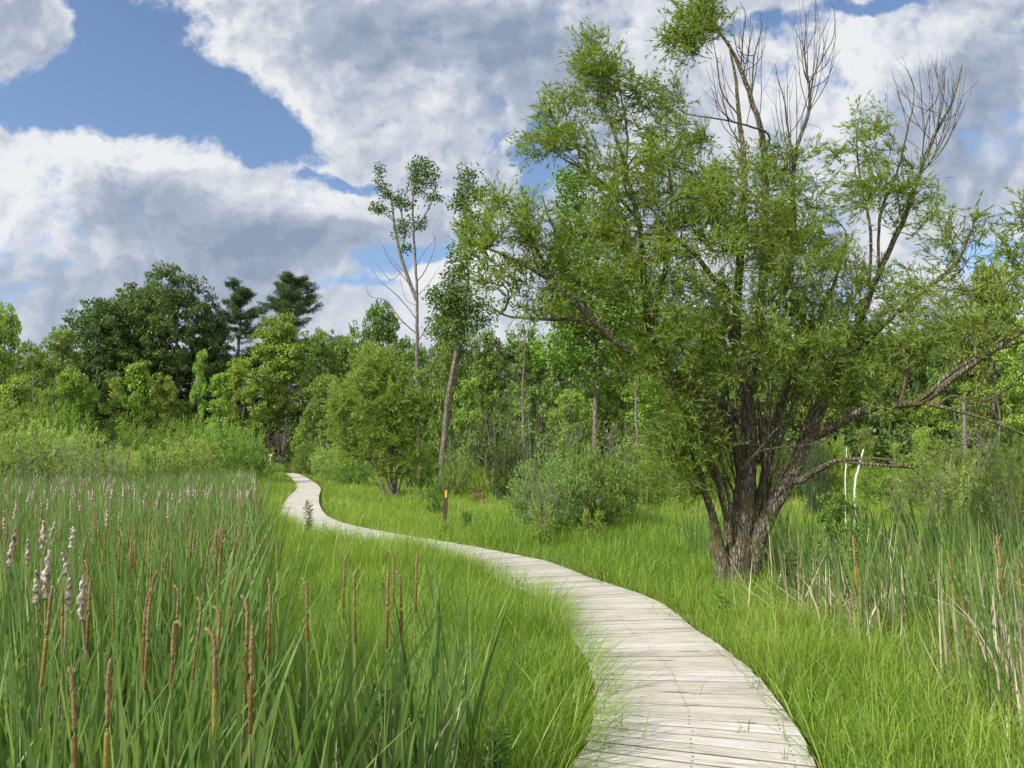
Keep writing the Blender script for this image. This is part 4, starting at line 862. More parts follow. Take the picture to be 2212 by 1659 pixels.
traced('poplar_tree', 'tall thin poplar with leaves only at its top and bare lower branches', 'tree', 905, 1000, 48,
    [([(908, 1040), (905, 960), (902, 870), (901, 780), (901, 690), (901, 640), (897, 560), (893, 500), (892, 430), (900, 380), (912, 335)], .15, .025, None),
     ([(885, 610), (868, 560), (858, 520), (850, 470), (845, 430), (830, 400), (815, 365)], .12, .015, (900, 650)), ([(850, 480), (835, 465), (812, 450)], .04, .015, (856, 510)), ([(875, 500), (862, 440), (860, 400)], .05, .015, (866, 555)), ([(868, 450), (885, 390), (890, 350)], .04, .015, (870, 480)),
     ([(915, 470), (935, 430), (942, 400), (938, 370)], .05, .012, (893, 500)), ([(915, 590), (930, 560), (940, 530), (935, 500)], .035, .008, (900, 610)), ([(865, 590), (840, 560), (822, 520)], .03, .006, (888, 620)), ([(845, 605), (825, 585), (810, 565)], .02, .006, (870, 590)),
     ([(860, 640), (825, 610), (800, 575)], .03, .006, (895, 690)), ([(920, 620), (935, 600), (950, 575)], .025, .006, (901, 640)), ([(865, 690), (835, 650), (800, 640), (790, 615)], .04, .008, (900, 730)), ([(860, 575), (835, 545), (828, 530)], .02, .005, (878, 590)), ([(925, 700), (945, 670), (960, 655)], .03, .008, (901, 740)), ([(880, 650), (868, 620), (862, 580)], .02, .006, (898, 660)), ([(920, 540), (938, 520), (942, 505)], .02, .005, (905, 580)), ([(845, 700), (815, 690), (795, 680)], .02, .006, (870, 700))],
    [(912, 365, 26, 30, 40, 0, .8), (935, 385, 14, 26, 16, 0, .6), (900, 400, 24, 30, 26, 0, .8), (935, 430, 18, 12, 12, 0, .6), (820, 375, 12, 22, 12, 0, .4), (830, 415, 18, 20, 16, 0, .5), (815, 450, 14, 12, 10, 0, .4), (862, 430, 22, 20, 18, 0, .5), (868, 495, 18, 24, 22, 0, .5), (830, 455, 18, 8, 8, 0, .3), (905, 478, 12, 16, 12, 0, .4), (878, 535, 9, 8, 7, 0, .2), (885, 450, 14, 14, 10, 0, .4)],
    ((.12, .19), (.10, .16)), M_bark, M_leaf, (.075, .135, .028), .006, .5, 16, (.22, .42), group=None)
traced('poplar_tree', 'leaning dark-barked poplar behind the brown marker post', 'tree', 955, 1010, 42,
    [([(955, 1045), (955, 995), (962, 930), (966, 870), (978, 800), (990, 740), (1000, 680), (1012, 600), (1005, 540), (1008, 460), (1012, 400), (1010, 365)], .185, .02, None), ([(1000, 690), (1040, 690), (1070, 705)], .04, .01, (988, 745)), ([(1010, 760), (1035, 745), (1060, 750)], .03, .01, (975, 810)), ([(985, 620), (960, 640)], .05, .02, (1004, 660))],
    [(1012, 380, 14, 22, 14, 0, .5), (1010, 420, 24, 20, 20, 0, .7), (995, 440, 18, 14, 10, 0, .5), (1045, 410, 14, 12, 6, 0, .4), (1010, 480, 26, 34, 30, 0, .8), (1000, 560, 34, 30, 30, 0, .9), (985, 600, 28, 20, 20, 0, .7), (960, 650, 38, 34, 50, 0, 1.2), (1005, 650, 45, 40, 50, 0, 1.2), (970, 700, 48, 40, 50, 0, 1.4), (1040, 680, 30, 40, 20, 0, 1.0)],
    ((.13, .20), (.10, .16)), M_bark, M_leaf, (.085, .15, .028), .006, .5, 24, (.3, .6))
traced('cottonwood_tree', 'tall cottonwood with fluttering round leaves half hidden behind the left of the big willow', 'tree', 1285, 1000, 27,
    [([(1290, 1040), (1285, 960), (1286, 860), (1284, 760), (1275, 640), (1265, 540), (1250, 450), (1240, 380)], .10, .02, None), ([(1320, 700), (1345, 600), (1350, 500)], .08, .02, (1284, 780)), ([(1240, 680), (1220, 600), (1210, 520)], .06, .02, (1280, 740))],
    [(1235, 400, 42, 50, 30, 0, 1.0), (1245, 480, 60, 50, 50, 0, 1.2), (1300, 560, 80, 70, 80, 0, 1.4), (1220, 580, 50, 60, 36, 0, 1.1), (1270, 670, 100, 60, 90, 0, 1.6), (1320, 760, 110, 70, 90, 0, 1.7), (1220, 760, 70, 50, 40, 0, 1.3), (1370, 640, 60, 80, 50, 0, 1.2), (1330, 480, 40, 50, 20, 0, .9)],
    ((.10, .15), (.09, .13)), M_bark, M_leaf, (.11, .21, .028), .005, .35, 34, (.25, .5))
for k, (x, ys) in enumerate((((1132), (700, 760, 850, 960)), (1375, (560, 650, 760, 900)))):
    traced('dead_tree', ('thin dark dead trunk with short bare twigs left of the cottonwood', 'slender dark trunk rising behind the middle of the willow crown')[k], 'tree', x, 1000, 38,
        [([(x+2, 1040), (x, ys[3]), (x-3, ys[2]), (x+2, ys[1]), (x, ys[0])], .08, .02, None)], [(x, ys[1], 40, 60, 14, 0, 1.0), (x, ys[2], 60, 50, 18, 0, 1.2)], None, M_bark, M_leaf, tr=.008)

# ------------------------------------------------------------------ prototypes for the wood
def wide_tree(name, H, Rc, c0, n, per, L, W, rad, seed, top=1.0, bark=None, trunk_r=.3, sparse=0.0, squash=.7, lobes=9, stems=1):
    """crown of lobes: clusters on and in several overlapping ellipsoids"""
    global rng
    keep = rng; rng = np.random.default_rng(seed); S = Skel()
    root = empty(name, (0, 0, 0))
    for k in range(stems):
        ox = 0 if stems == 1 else (k-(stems-1)/2)*1.15; oy = 0 if stems == 1 else (.5, -.6, .3)[k]
        S.limb([(ox, oy if stems > 1 else 0, -.3), (ox*1.1, oy if stems > 1 else 0, H*c0*.6), (ox*1.4+rng.normal(0, .15), rng.normal(0, .15), H*(c0+.15)), (ox*1.6+rng.normal(0, .3), rng.normal(0, .3), H*.62), (ox*1.8+rng.normal(0, .3), 0, H*.85)], [trunk_r, trunk_r*.85, trunk_r*.7, trunk_r*.45, trunk_r*.15], -1, 4)
    LB = []
    for i in range(lobes):
        t = (i+.5)/lobes; zc = H*(c0 + (1-c0)*(.12+.76*t)); rr = Rc*math.sin(math.pi*(.14+.80*t**.9))**.6*rng.uniform(.35, .8)
        a = i*2.4 + rng.uniform(-.4, .4); lr = Rc*rng.uniform(.34, .52)
        LB.append((math.cos(a)*rr, math.sin(a)*rr, zc, lr))
    LB.append((0, 0, H*(1-.16*1), Rc*.42)); LB.append((0, 0, H*.7, Rc*.5))
    T = []
    while len(T) < n:
        l = LB[rng.integers(len(LB))]; u = norm(rng.normal(0, 1, 3)); r_ = rng.uniform(.4, 1.18)**.6*l[3]
        p = np.array([l[0], l[1], l[2]]) + u*r_*np.array([1, 1, squash])
        if p[2] > H*(c0-.04) and p[2] < H: T.append(p)
    tips = S.grow(np.array(T), Rc*.16, .8, trunk_r*.035, .1, 20000)
    C = np.array([S.p[i] for i in tips])
    if sparse: C = C[rng.random(len(C)) > sparse]
    V, Fq, r = blob_leaves(C, rng.uniform(rad[0]*.9, rad[1]*1.25, len(C)), per, L, W, flat=1.3, squash=.42)
    link('trunk', S.mesh('trunk', minr=0), bark or M_bark, root)
    link('crown', npmesh('crown', V, [Fq], {'rnd': r}), M_leaf, root)
    root['H'] = H; root['R'] = Rc; rng = keep; return root
def pine_tree(seed, H=24, tiers=9, one=0):
    global rng
    keep = rng; rng = np.random.default_rng(seed); S = Skel(); root = empty('pine_tree', (0, 0, 0))
    S.limb([(0, 0, -.5), (.1, 0, H*.4), (-.2, 0, H*.7), (.2, 0, H*.97)], [.4, .33, .22, .05], -1, 8)
    tips = []; C = []
    for i in range(tiers*4):
        t = rng.uniform(0, 1); z = H*(.50+.46*t); a = rng.uniform(0, 6.28); ln = (1-t)**.35*5.0*rng.uniform(.45, 1.1)+.8
        if one: a = rng.normal(3.6 if rng.random() < .35 else 0, .8)
        pid = S.nearest((0, 0, z)); p = S.p[pid]; d = np.array([math.cos(a), math.sin(a), 0])
        ids = S.limb([p+d*ln*.4+UP*.10*ln, p+d*ln*.75+UP*.22*ln, p+d*ln+UP*.42*ln], [.09, .05, .03], pid, 3)
        for j in range(12): u_ = rng.uniform(.3, 1.05); q = p + d*ln*u_ + np.array([rng.normal(0, .2*ln*.5), rng.normal(0, .2*ln*.5), .42*ln*u_**1.5+.1+rng.normal(0, .12)]); C.append(q)
    C.append(np.array([.2, 0, H*.97])); C = np.array(C)
    V, Fq, r = blob_leaves(C, rng.uniform(.4, .75, len(C)), 64, (.35, .6), (.05, .085), flat=.6, squash=.28)
    link('trunk', S.mesh('trunk'), M_bark, root); link('crown', npmesh('crown', V, [Fq], {'rnd': r}), M_leaf, root)
    root['H'] = H; root['R'] = 5.2; rng = keep; return root
def shrub(name, H, Rc, stems, n, per, L, W, seed, barkm, leafy=True, tl=.3, spread=1.0):
    global rng
    keep = rng; rng = np.random.default_rng(seed); S = Skel(); root = empty(name, (0, 0, 0))
    for k in range(stems):
        a = rng.uniform(0, 6.28); q = rng.uniform(.2, .75)*Rc*spread; b = .12*Rc
        S.limb([(math.cos(a)*b, math.sin(a)*b, -.1), (math.cos(a)*q*.45, math.sin(a)*q*.45, H*.35), (math.cos(a)*q, math.sin(a)*q, H*rng.uniform(.6, .85))], [.010*H, .007*H, .004*H], -1, 4)
    T = []
    while len(T) < n:
        u = rng.normal(0, 1, 3); u /= np.linalg.norm(u); r_ = rng.uniform(.3, 1)**.45
        p = np.array([u[0]*Rc*r_, u[1]*Rc*r_, H*.52+u[2]*H*.48*r_]); p *= 1+.14*math.sin(5*math.atan2(u[1], u[0])+seed)+rng.normal(0, .06)
        if p[2] > H*.08: T.append(p)
    tips = S.grow(np.array(T), H*.11, .7, .0016*H, .12, 20000, .12)
    link('stem', S.mesh('stem', minr=0), barkm, root)
    if leafy:
        V, Fq, r = twig_leaves(S, tips, per, 0, L, W, tl=tl, wind=(-.1, 0, .15)); link('foliage', npmesh('foliage', V, [Fq], {'rnd': r}), M_shrubleaf, root)
    root['H'] = H; root['R'] = Rc; rng = keep; return root
PT = dict(
    oak=wide_tree('oak_tree', 24, 12, .07, 560, 50, (.34, .6), (.26, .45), (.6, 1.15), 11, trunk_r=.55, lobes=17),
    oak2=wide_tree('oak_tree', 22, 11, .06, 500, 50, (.34, .6), (.26, .45), (.6, 1.1), 12, trunk_r=.5, lobes=15),
    maple=wide_tree('deciduous_tree', 15, 6.0, .07, 330, 50, (.24, .42), (.18, .32), (.4, .8), 13, trunk_r=.26, lobes=13),
    maple2=wide_tree('deciduous_tree', 16, 5.5, .1, 290, 50, (.24, .42), (.18, .32), (.4, .8), 14, trunk_r=.24, lobes=12, sparse=.1),
    maple3=wide_tree('deciduous_tree', 14, 6.0, .06, 320, 50, (.24, .42), (.18, .32), (.4, .75), 15, trunk_r=.24, lobes=11),
    trio=wide_tree('deciduous_tree', 18, 6.0, .22, 380, 50, (.26, .44), (.2, .34), (.4, .8), 16, trunk_r=.17, lobes=15, stems=3, bark=M_greybark),
    slim=wide_tree('slender_tree', 10, 2.1, .10, 130, 40, (.18, .30), (.14, .22), (.3, .55), 17, trunk_r=.12, lobes=9, bark=M_greybark),
    slim2=wide_tree('slender_tree', 11, 2.4, .12, 130, 38, (.18, .30), (.14, .22), (.3, .6), 18, trunk_r=.12, lobes=8, bark=M_greybark, sparse=.15),
    sap=wide_tree('leafy_sapling', 6, 2.0, .2, 110, 24, (.14, .24), (.10, .17), (.22, .45), 19, trunk_r=.06, lobes=7, sparse=.1),
    pine=pine_tree(27, 24, 9), pine2=pine_tree(24, 24, 11),
    sh1=shrub('willow_shrub', 2.8, 2.0, 12, 420, 45, (.08, .13), (.028, .045), 31, M_twig), sh2=shrub('willow_shrub', 2.4, 1.9, 12, 400, 45, (.08, .13), (.028, .045), 32, M_twig),
    sh3=shrub('willow_shrub', 2.2, 2.2, 14, 420, 45, (.09, .14), (.035, .05), 33, M_twig), brush=shrub('dead_shrub', 3.0, 1.9, 12, 200, 0, None, None, 34, M_greybark, False), brush2=shrub('dead_shrub', 2.6, 2.1, 10, 170, 0, None, None, 35, M_greybark, False),
    low=shrub('leafy_bush', 1.3, .9, 10, 110, 27, (.06, .11), (.03, .05), 36, M_twig, tl=.2),
    cedar=wide_tree('young_cedar', 3, .8, .04, 90, 40, (.10, .18), (.03, .05), (.16, .3), 37, trunk_r=.04, lobes=8))
prior = {'n': 0}
def T(key, px, Z, top, hw, c, label, cat=None, group=None, name=None):
    pr = PT[key]; p = at(px, 988, Z); g = float(ground(p[0], p[1])); H = at(px, top, Z)[2]-g; sz = H/pr['H']; sx = (hw/F*Z)/pr['R']
    j = rng.uniform(.88, 1.12); c = tuple(max(0, x*j*rng.uniform(.94, 1.06)) for x in c)
    o = place(pr, (p[0], p[1], g), rng.uniform(0, 6.28), (sx, sx, sz), label, cat or ('shrub' if key[:2] in ('sh', 'lo', 'br') else 'tree'), group, color=c)
    return o
W_ = 'trees of the far wood'
T('oak', 375, 112, 580, 118, G_dark, 'tallest dome-crowned dark oak at the back of the meadow, left of the two pines', group=W_)
T('oak2', 285, 114, 612, 110, G_dark, 'wide dark oak filling the middle between the domed oak and the left shoulder one', group=W_)
T('oak2', 200, 108, 645, 105, G_dark, 'broad dark oak forming the left shoulder of the tallest dome', group=W_)
T('oak2', 452, 116, 665, 62, G_dark, 'dark oak between the tallest dome and the left pine', group=W_)
T('maple', 120, 98, 700, 55, G_mid, 'green tree at the left foot of the dark oaks', group=W_)
T('maple3', -15, 66, 645, 60, G_bright, 'bright green tree cut by the left edge of the view', group=W_)
T('maple2', 62, 80, 735, 52, G_mid, 'loose green tree next to the one cut by the left edge', group=W_)
T('maple3', 150, 74, 790, 55, G_bright, 'light green tree low in front of the left oak', group=W_)
T('maple2', 30, 62, 800, 55, G_yel, 'yellow-green tree low at the left edge above the shrubs', group=W_)
T('pine', 507, 122, 600, 58, G_deep, 'pine with a rounded top, left one of the two pines', group=W_)
T('pine2', 622, 118, 592, 74, G_deep, 'pine with wide layered branches, right one of the two pines', group=W_)
T('trio', 598, 96, 676, 84, G_yel, 'yellow-green tree on three slim trunks where the boardwalk ends', group=W_)
T('maple2', 520, 92, 765, 55, G_yel, 'yellow-green tree left of the three-trunked one', group=W_)
T('slim', 472, 86, 790, 34, G_bright, 'narrow bright tree between dark oak shade and the yellow-green trees', group=W_)
T('maple', 690, 104, 700, 52, G_mid, 'green tree right behind the three-trunked tree', group=W_)
T('maple2', 742, 100, 712, 45, G_mid, 'green tree with a pointed side top, second right of the three-trunked tree', group=W_)
T('maple3', 812, 74, 640, 72, (.10, .175, .028), 'full green tree behind the egg-shaped willow, left of the tall poplar', group=W_)
T('maple', 700, 82, 800, 46, G_mid, 'rounded green tree behind the left side of the egg-shaped willow', group=W_)
T('slim', 290, 74, 765, 40, G_bright, 'bright young tree standing before the dark middle of the oaks', group=W_)
T('slim2', 243, 77, 792, 28, G_yel, 'thin yellow-green young tree left of the bright one before the oaks', group=W_)
T('maple2', 348, 76, 800, 46, G_yel, 'feathery yellow-green young tree right of the bright one before the oaks', group=W_)
T('slim', 425, 88, 738, 19, G_bright, 'slender pole-like young tree against the darkest shade of the wood', group=W_)
T('slim2', 396, 78, 850, 30, G_mid, 'small green tree in the shade below the slender pole-like one', group=W_)
T('maple3', 975, 60, 645, 62, G_mid, 'dark green tree behind the leaning poplar', group=W_)
T('maple', 1050, 70, 700, 60, G_mid, 'green tree right of the leaning poplar', group=W_)
T('maple3', 905, 72, 735, 50, G_mid, 'green tree behind the trunk of the tall poplar', group=W_)
T('maple2', 1140, 64, 690, 66, G_mid, 'green tree seen under the left limb of the big willow', group=W_)
T('maple', 1235, 60, 625, 78, G_mid, 'green tree behind the cottonwood', group=W_)
T('maple3', 1345, 62, 605, 80, G_bright, 'bright tree right behind the cottonwood', group=W_)
T('maple2', 1440, 60, 640, 76, G_mid, 'green tree behind the left half of the willow crown', group=W_)
T('maple', 1545, 62, 650, 78, G_mid, 'green tree directly behind the willow stems', group=W_)
T('maple3', 1660, 62, 670, 78, G_dark, 'dark tree just right behind the willow stems', group=W_)
T('maple2', 1760, 60, 690, 70, G_mid, 'green tree behind the right half of the willow crown', group=W_)
T('slim', 1010, 46, 800, 34, G_bright, 'bright slender tree beside the foot of the leaning poplar', group=W_)
T('slim2', 1120, 44, 800, 40, G_bright, 'loose bright tree by the thin dead trunk', group=W_)
T('maple3', 1240, 43, 835, 56, G_bright, 'low bright tree at the foot of the cottonwood', group=W_)
T('slim2', 1400, 40, 790, 60, G_bright, 'bright tree seen through the lower left of the willow', group=W_)
T('maple', 2160, 52, 548, 88, (.15, .20, .035), 'sunny yellow-green tree at the right edge', group=W_)
T('maple2', 2070, 58, 675, 60, G_mid, 'green tree left of the sunny one at the right edge', group=W_)
T('maple3', 1970, 60, 700, 70, G_dark, 'dark tree behind the long right limb of the willow', group=W_)
T('maple', 1865, 62, 700, 72, G_mid, 'green tree behind the fork of the long right limb', group=W_)
T('slim', 2215, 45, 660, 50, G_bright, 'bright slender tree cut by the right edge', group=W_)
T('slim2', 2120, 43, 800, 50, G_bright, 'small bright tree under the long right limb', group=W_)
T('slim2', 2010, 44, 830, 44, G_yel, 'small yellowish tree in the gap under the right limb', group=W_)
for i, px in enumerate(range(-60, 2300, 78)):
    key = ['maple', 'maple3', 'oak2', 'maple2'][i % 4]; Z = np.interp(px, [0, 500, 1100, 1700, 2212], [104, 130, 96, 78, 72]) + rng.uniform(-4, 4)
    T(key, px+rng.uniform(-15, 15), Z, np.interp(px, [0, 600, 1000, 1500, 2212], [770, 735, 745, 740, 700])+rng.uniform(-15, 20), 70, G_dark, 'dark tree in the back row of the wood, seen only through gaps', group='back row of the wood')
# understorey
SH = 'shrubs along the far side of the marsh'
S1 = 'feathery grey-green willow shrub at the back of the cattails'
for (k, px, Z, top, hw, c, lab) in (
    ('sh1', 10, 30, 900, 70, G_grey, 'tall twiggy grey-green shrub at the left edge behind the cattails'), ('sh2', 90, 31, 895, 70, G_grey, 'grey-green shrub next to the one at the left edge'), ('sh3', 150, 36, 905, 75, G_grey, 'wide pale shrub above the bare slanting pole'),
    ('sh1', 210, 30, 935, 66, G_grey, 'twiggy shrub with grey bare stems left of marsh centre'), ('sh2', 275, 34, 945, 66, (.30, .40, .10), 'pale yellow-green shrub below the young trees'), ('sh3', 340, 40, 935, 70, (.30, .40, .10), 'pale shrub in the middle of the far marsh edge'),
    ('sh1', 410, 44, 915, 62, (.30, .40, .10), 'pale feathery shrub right of the middle of the marsh edge'), ('sh2', 470, 48, 890, 60, (.21, .33, .07), 'tall green shrub left of the boardwalk end'), ('sh3', 530, 52, 905, 52, (.21, .33, .07), 'rounded shrub just left of the boardwalk end'),
    ('sh1', 560, 62, 940, 36, G_grey, 'small shrub beside the little white-capped post'), ('sh2', 300, 52, 895, 60, G_bright, 'bright bush under the young trees'), ('sh3', 120, 50, 860, 80, G_bright, 'bright bush behind the grey-green shrubs'), ('sh1', 20, 48, 850, 80, G_yel, 'yellow-green bush behind the left edge shrubs'),
    ('sh2', 400, 60, 880, 60, G_bright, 'bright bush below the slender young tree'), ('low', 318, 24, 960, 22, (.13, .25, .03), 'vivid green leafy bush in front of the pale shrubs'),
    ('sh1', 680, 66, 930, 36, (.13, .2, .035), 'sunny bush right of the boardwalk end'), ('sh3', 715, 54, 935, 46, G_grey, 'grey-green bush by the far bend, right of the boards'), ('sh2', 760, 46, 955, 46, (.21, .33, .07), 'green bush left behind the egg-shaped willow'), ('sh1', 650, 78, 950, 22, G_yel, 'small yellow-green bush nearest the end of the boards'),
    ('sh2', 905, 40, 960, 40, G_mid, 'bush behind the stems of the egg-shaped willow'), ('sh3', 985, 34, 965, 36, G_grey, 'pale bush behind the brown marker post'), ('low', 945, 23, 1020, 26, (.08, .16, .03), 'leafy bush just behind the marker post'), ('low', 905, 27, 1040, 26, G_grey, 'dull green low bush right of the egg-shaped willow'),
    ('low', 1030, 28, 1000, 22, (.17, .25, .02), 'vivid yellow-green little bush right of the marker post'), ('sh1', 1095, 30, 930, 45, G_dark, 'dark narrow-leaved shrub left of the bushy willow thicket'), ('sh2', 1180, 17.5, 990, 84, (.20, .285, .09), 'grey-leaved willow shrub with bare twigs, near one between post and big willow'),
    ('sh3', 1285, 19, 965, 96, (.16, .25, .055), 'round dense green shrub left of the big willow trunk'), ('sh1', 1230, 23, 960, 60, G_mid, 'green shrub filling behind the grey-leaved one'), ('low', 1170, 15.5, 1085, 30, G_yel, 'yellow-tinged low bush at the foot of the grey-leaved shrub'),
    ('low', 1280, 15.5, 1090, 30, G_yel, 'low bush with yellowish tips under the round shrub'), ('sh2', 1400, 26, 960, 50, G_bright, 'bright bush just left of the big willow trunk'), ('sh1', 1460, 30, 960, 50, G_mid, 'green bush behind the left willow shoots'), ('sh3', 1540, 34, 950, 50, G_bright, 'bright bush seen behind the willow trunk'),
    ('sh2', 1700, 30, 960, 50, G_mid, 'bush seen between the willow stems and its low limb'), ('sh1', 1760, 22, 950, 30, (.07, .12, .06), 'blue-green bush under the low bare limb'), ('sh3', 1790, 34, 940, 45, G_yel, 'yellow-green bush behind the white birch stems'), ('sh2', 1900, 26, 1000, 55, G_bright, 'green bush right of the white birch stems'),
    ('sh1', 1985, 24, 985, 50, G_bright, 'green bush behind the hooked cattail'), ('sh3', 2080, 18, 1000, 62, G_grey, 'grey-green shrub above the right reeds'), ('sh2', 2170, 13, 985, 66, G_grey, 'pale shrub at the right edge above the reeds'), ('sh1', 2060, 34, 950, 60, G_bright, 'bright bush at the back of the right meadow'),
    ('sh3', 2190, 30, 940, 60, G_mid, 'bush at the right edge of the meadow back'), ('cedar', 1990, 36, 905, 18, G_bright, 'small pointed evergreen in the right gap, tall one'), ('cedar', 1940, 38, 935, 14, G_yel, 'small pointed evergreen left of the tall one'), ('cedar', 1872, 38, 900, 18, (.15, .19, .03), 'yellowish pointed evergreen behind the birch stems'),
    ('sap', 1800, 9.2, 1035, 62, (.10, .20, .025), 'bright leafy sapling standing in the reeds right of the willow'), ('sap', 1915, 20, 1010, 40, G_bright, 'green sapling between birch stems and bare saplings'), ('sap', 755, 44, 900, 34, G_bright, 'bright sapling behind the left of the egg-shaped willow'),
    ('sap', 645, 84, 905, 20, G_yel, 'young yellow-green tree at the end of the boards'), ('low', 480, 9.5, 1120, 26, (.14, .20, .09), 'pale feathery willow sprout growing out of the cattails'), ('low', 1660, 11.5, 1140, 24, G_mid, 'small bush behind the right trunk of the willow')):
    T(k, px, Z, top + (34 if (k[:2] == 'sh' and px < 800) else 12), hw, c, lab, group=SH if px < 600 and Z > 20 else None)
for (k, px, Z, top, hw, lab) in (('brush', 1080, 31, 850, 62, 'grey leafless thicket between leaning poplar and thin dead trunk'), ('brush2', 1150, 33, 845, 62, 'grey leafless thicket right of the thin dead trunk'), ('brush', 1010, 36, 870, 40, 'bare grey shrub behind the leaning poplar foot'),
    ('brush2', 150, 29, 905, 55, 'bare dark twiggy shrub among the left marsh shrubs'), ('brush', 230, 28, 945, 55, 'bare grey twiggy shrub left of marsh centre'), ('brush2', 60, 28, 920, 55, 'bare twiggy shrub near the left edge'), ('brush', 1170, 16.5, 1000, 55, 'bare twigs growing through the grey-leaved shrub'),
    ('brush2', 1230, 30, 860, 60, 'tangled grey dead shrub below the cottonwood'), ('brush', 2110, 30, 880, 55, 'bare grey shrub under the long right limb'), ('brush2', 2010, 16, 960, 46, 'leafless dark saplings above the hooked cattail'), ('brush', 1940, 17, 985, 36, 'thin leafless saplings right of the birch stems'), ('brush2', 2165, 11, 960, 40, 'bare sapling twigs at the right edge'),
    ('brush', 1345, 34, 880, 60, 'grey dead branches behind the round dense shrub'), ('brush', 1690, 12, 1010, 18, 'thin bare sapling right of the willow trunk'), ('brush2', 330, 27, 965, 46, 'grey twiggy shrub in front of the pale ones')):
    T(k, px, Z, top, hw, (1, 1, 1), lab, 'dead shrub', 'bare shrubs')

def undergrowth():
    n = 5200; Y = rng.uniform(40, 150, n*3); X = rng.uniform(-.85, .85, n*3)*Y; a = X/np.maximum(Y, 5); y0 = np.interp(a, [-.7, -.25, 0, .35, .7], [62, 82, 66, 44, 38])
    k = (Y > y0+11) & (Y < y0+60) & ~((np.abs(a+.308) < .013) & (Y < 109)); X, Y = X[k], Y[k]; n = len(X); C = np.stack([X, Y, ground(X, Y)+rng.uniform(.2, 2.6, n)], 1)
    V, Fq, r = blob_leaves(C, rng.uniform(.5, 1.2, n), 26, (.25, .42), (.18, .3)); o = link('undergrowth', npmesh('undergrowth', V, [Fq], {'rnd': r}), M_leaf); o.color = (*G_dark, 1)
    tag(o, 'dark leafy undergrowth on the floor of the wood', 'undergrowth', kind='stuff')
undergrowth()
# bare slanting poles and birch stems
def pole(name, label, cat, pts, r0, r1, m, Z, group=None, twigs=0):
    traced(name, label, cat, pts[0][0], pts[0][1], Z, [([(*p, 0) for p in pts], r0, r1, None)], [(pts[-1][0], (pts[-1][1]+pts[0][1])/2, 22, abs(pts[0][1]-pts[-1][1])*.4, twigs, 0, .5)] if twigs else [], None, m, M_leaf, tr=.004, ridge=0, group=group)
pole('bare_pole', 'long bare branch slanting up out of the far cattails', 'dead branch', [(254, 1040), (276, 990), (300, 945), (316, 925)], .035, .012, M_greybark, 26)
pole('bare_pole', 'thin bare branch crossing low left of the long slanting one', 'dead branch', [(160, 1010), (185, 970), (210, 930)], .02, .008, M_greybark, 28)
pole('birch_sapling', 'white birch stem leaning right under the low bare limb', 'tree', [(1842, 1085), (1846, 1060), (1855, 1010), (1866, 970)], .026, .014, M_birch, 15.5, 'white birch stems')
pole('birch_sapling', 'thinner upright white birch stem left of the leaning one', 'tree', [(1823, 1075), (1826, 1040), (1828, 1000), (1829, 965)], .017, .009, M_birch, 16.5, 'white birch stems')
pole('dead_tree', 'pale dead snag with hanging twigs in the right gap', 'tree', [(2084, 1010), (2084, 960), (2083, 900), (2080, 860)], .12, .06, M_greybark, 38, None, 40)
for i, (px, Z, y1, lab) in enumerate(((30, 58, 760, 'forked pale dead tree behind the left edge shrubs'), (115, 56, 790, 'pale dead tree with upswept twigs left of the young trees'), (70, 60, 780, 'thin upright dead stem between the two pale dead trees'), (1660, 40, 700, 'grey stem behind the willow fork'), (2150, 36, 830, 'thin pale trunk right of the dead snag'), (700, 60, 880, 'thin pale stem by the far bend'))):
    pole('dead_tree', lab, 'tree', [(px, 1000), (px+9, 930), (px-5+i*3, (930+y1)/2), (px+14-i*6, y1)], .04, .012, M_greybark, Z, None, 30)
# willow sprays reaching in from a tree beyond the right edge
traced('willow_tree', 'sparse willow reaching in at the right edge above the sunny tree', 'tree', 2330, 1200, 9.5,
    [([(2330, 1230), (2335, 1000), (2320, 800), (2290, 650), (2250, 540), (2225, 470)], .12, .015, None), ([(2260, 620), (2215, 590), (2180, 560)], .02, .006, (2290, 650))],
    [(2205, 470, 30, 50, 16, 0, .4), (2180, 545, 40, 30, 14, 0, .3), (2230, 560, 40, 60, 26, 0, .5), (2280, 600, 70, 100, 60, 0, 1.0), (2300, 450, 70, 80, 40, 0, .8)], ((.08, .12), (.014, .02)), M_twig, M_willow, per=27, rad=(.28, .3), mode='twig', step=.2, tr=.004)

# ------------------------------------------------------------------ small man-made things
def boxmesh(name, sx, sy, sz, bev=.006, taper=1.0, z0=0.0):
    import bmesh
    bm = bmesh.new(); bmesh.ops.create_cube(bm, size=1)
    for v in bm.verts:
        v.co.x *= sx*(taper if v.co.z < 0 else 1); v.co.y *= sy; v.co.z = (v.co.z+.5)*sz+z0
    bmesh.ops.bevel(bm, geom=bm.edges[:], offset=bev, segments=2, affect='EDGES')
    me = bpy.data.meshes.new(name); bm.to_mesh(me); bm.free(); return me
def marker():
    b = at(961, 1142, 19.6); g = float(ground(b[0], b[1])); H = at(961, 1052, 19.6)[2]-g
    root = empty('trail_marker_post', (b[0], b[1], g), R(4)); root.rotation_euler = (0, R(1.0), R(4)); tag(root, 'slim dark brown trail post with a yellow blaze standing in the grass', 'trail marker')
    link('post', boxmesh('post', .112, .05, H+.25, .008, .78, -.25), M_brownpost, root)
    o = link('blaze', boxmesh('blaze', .060, .004, .185, .001), M_yellow, root); o.location = (.004, -.029, H-.265)
    o = link('bolt', boxmesh('bolt', .02, .03, .02, .003), M_brownpost, root); o.location = (-.035, 0, H-.002)
marker()
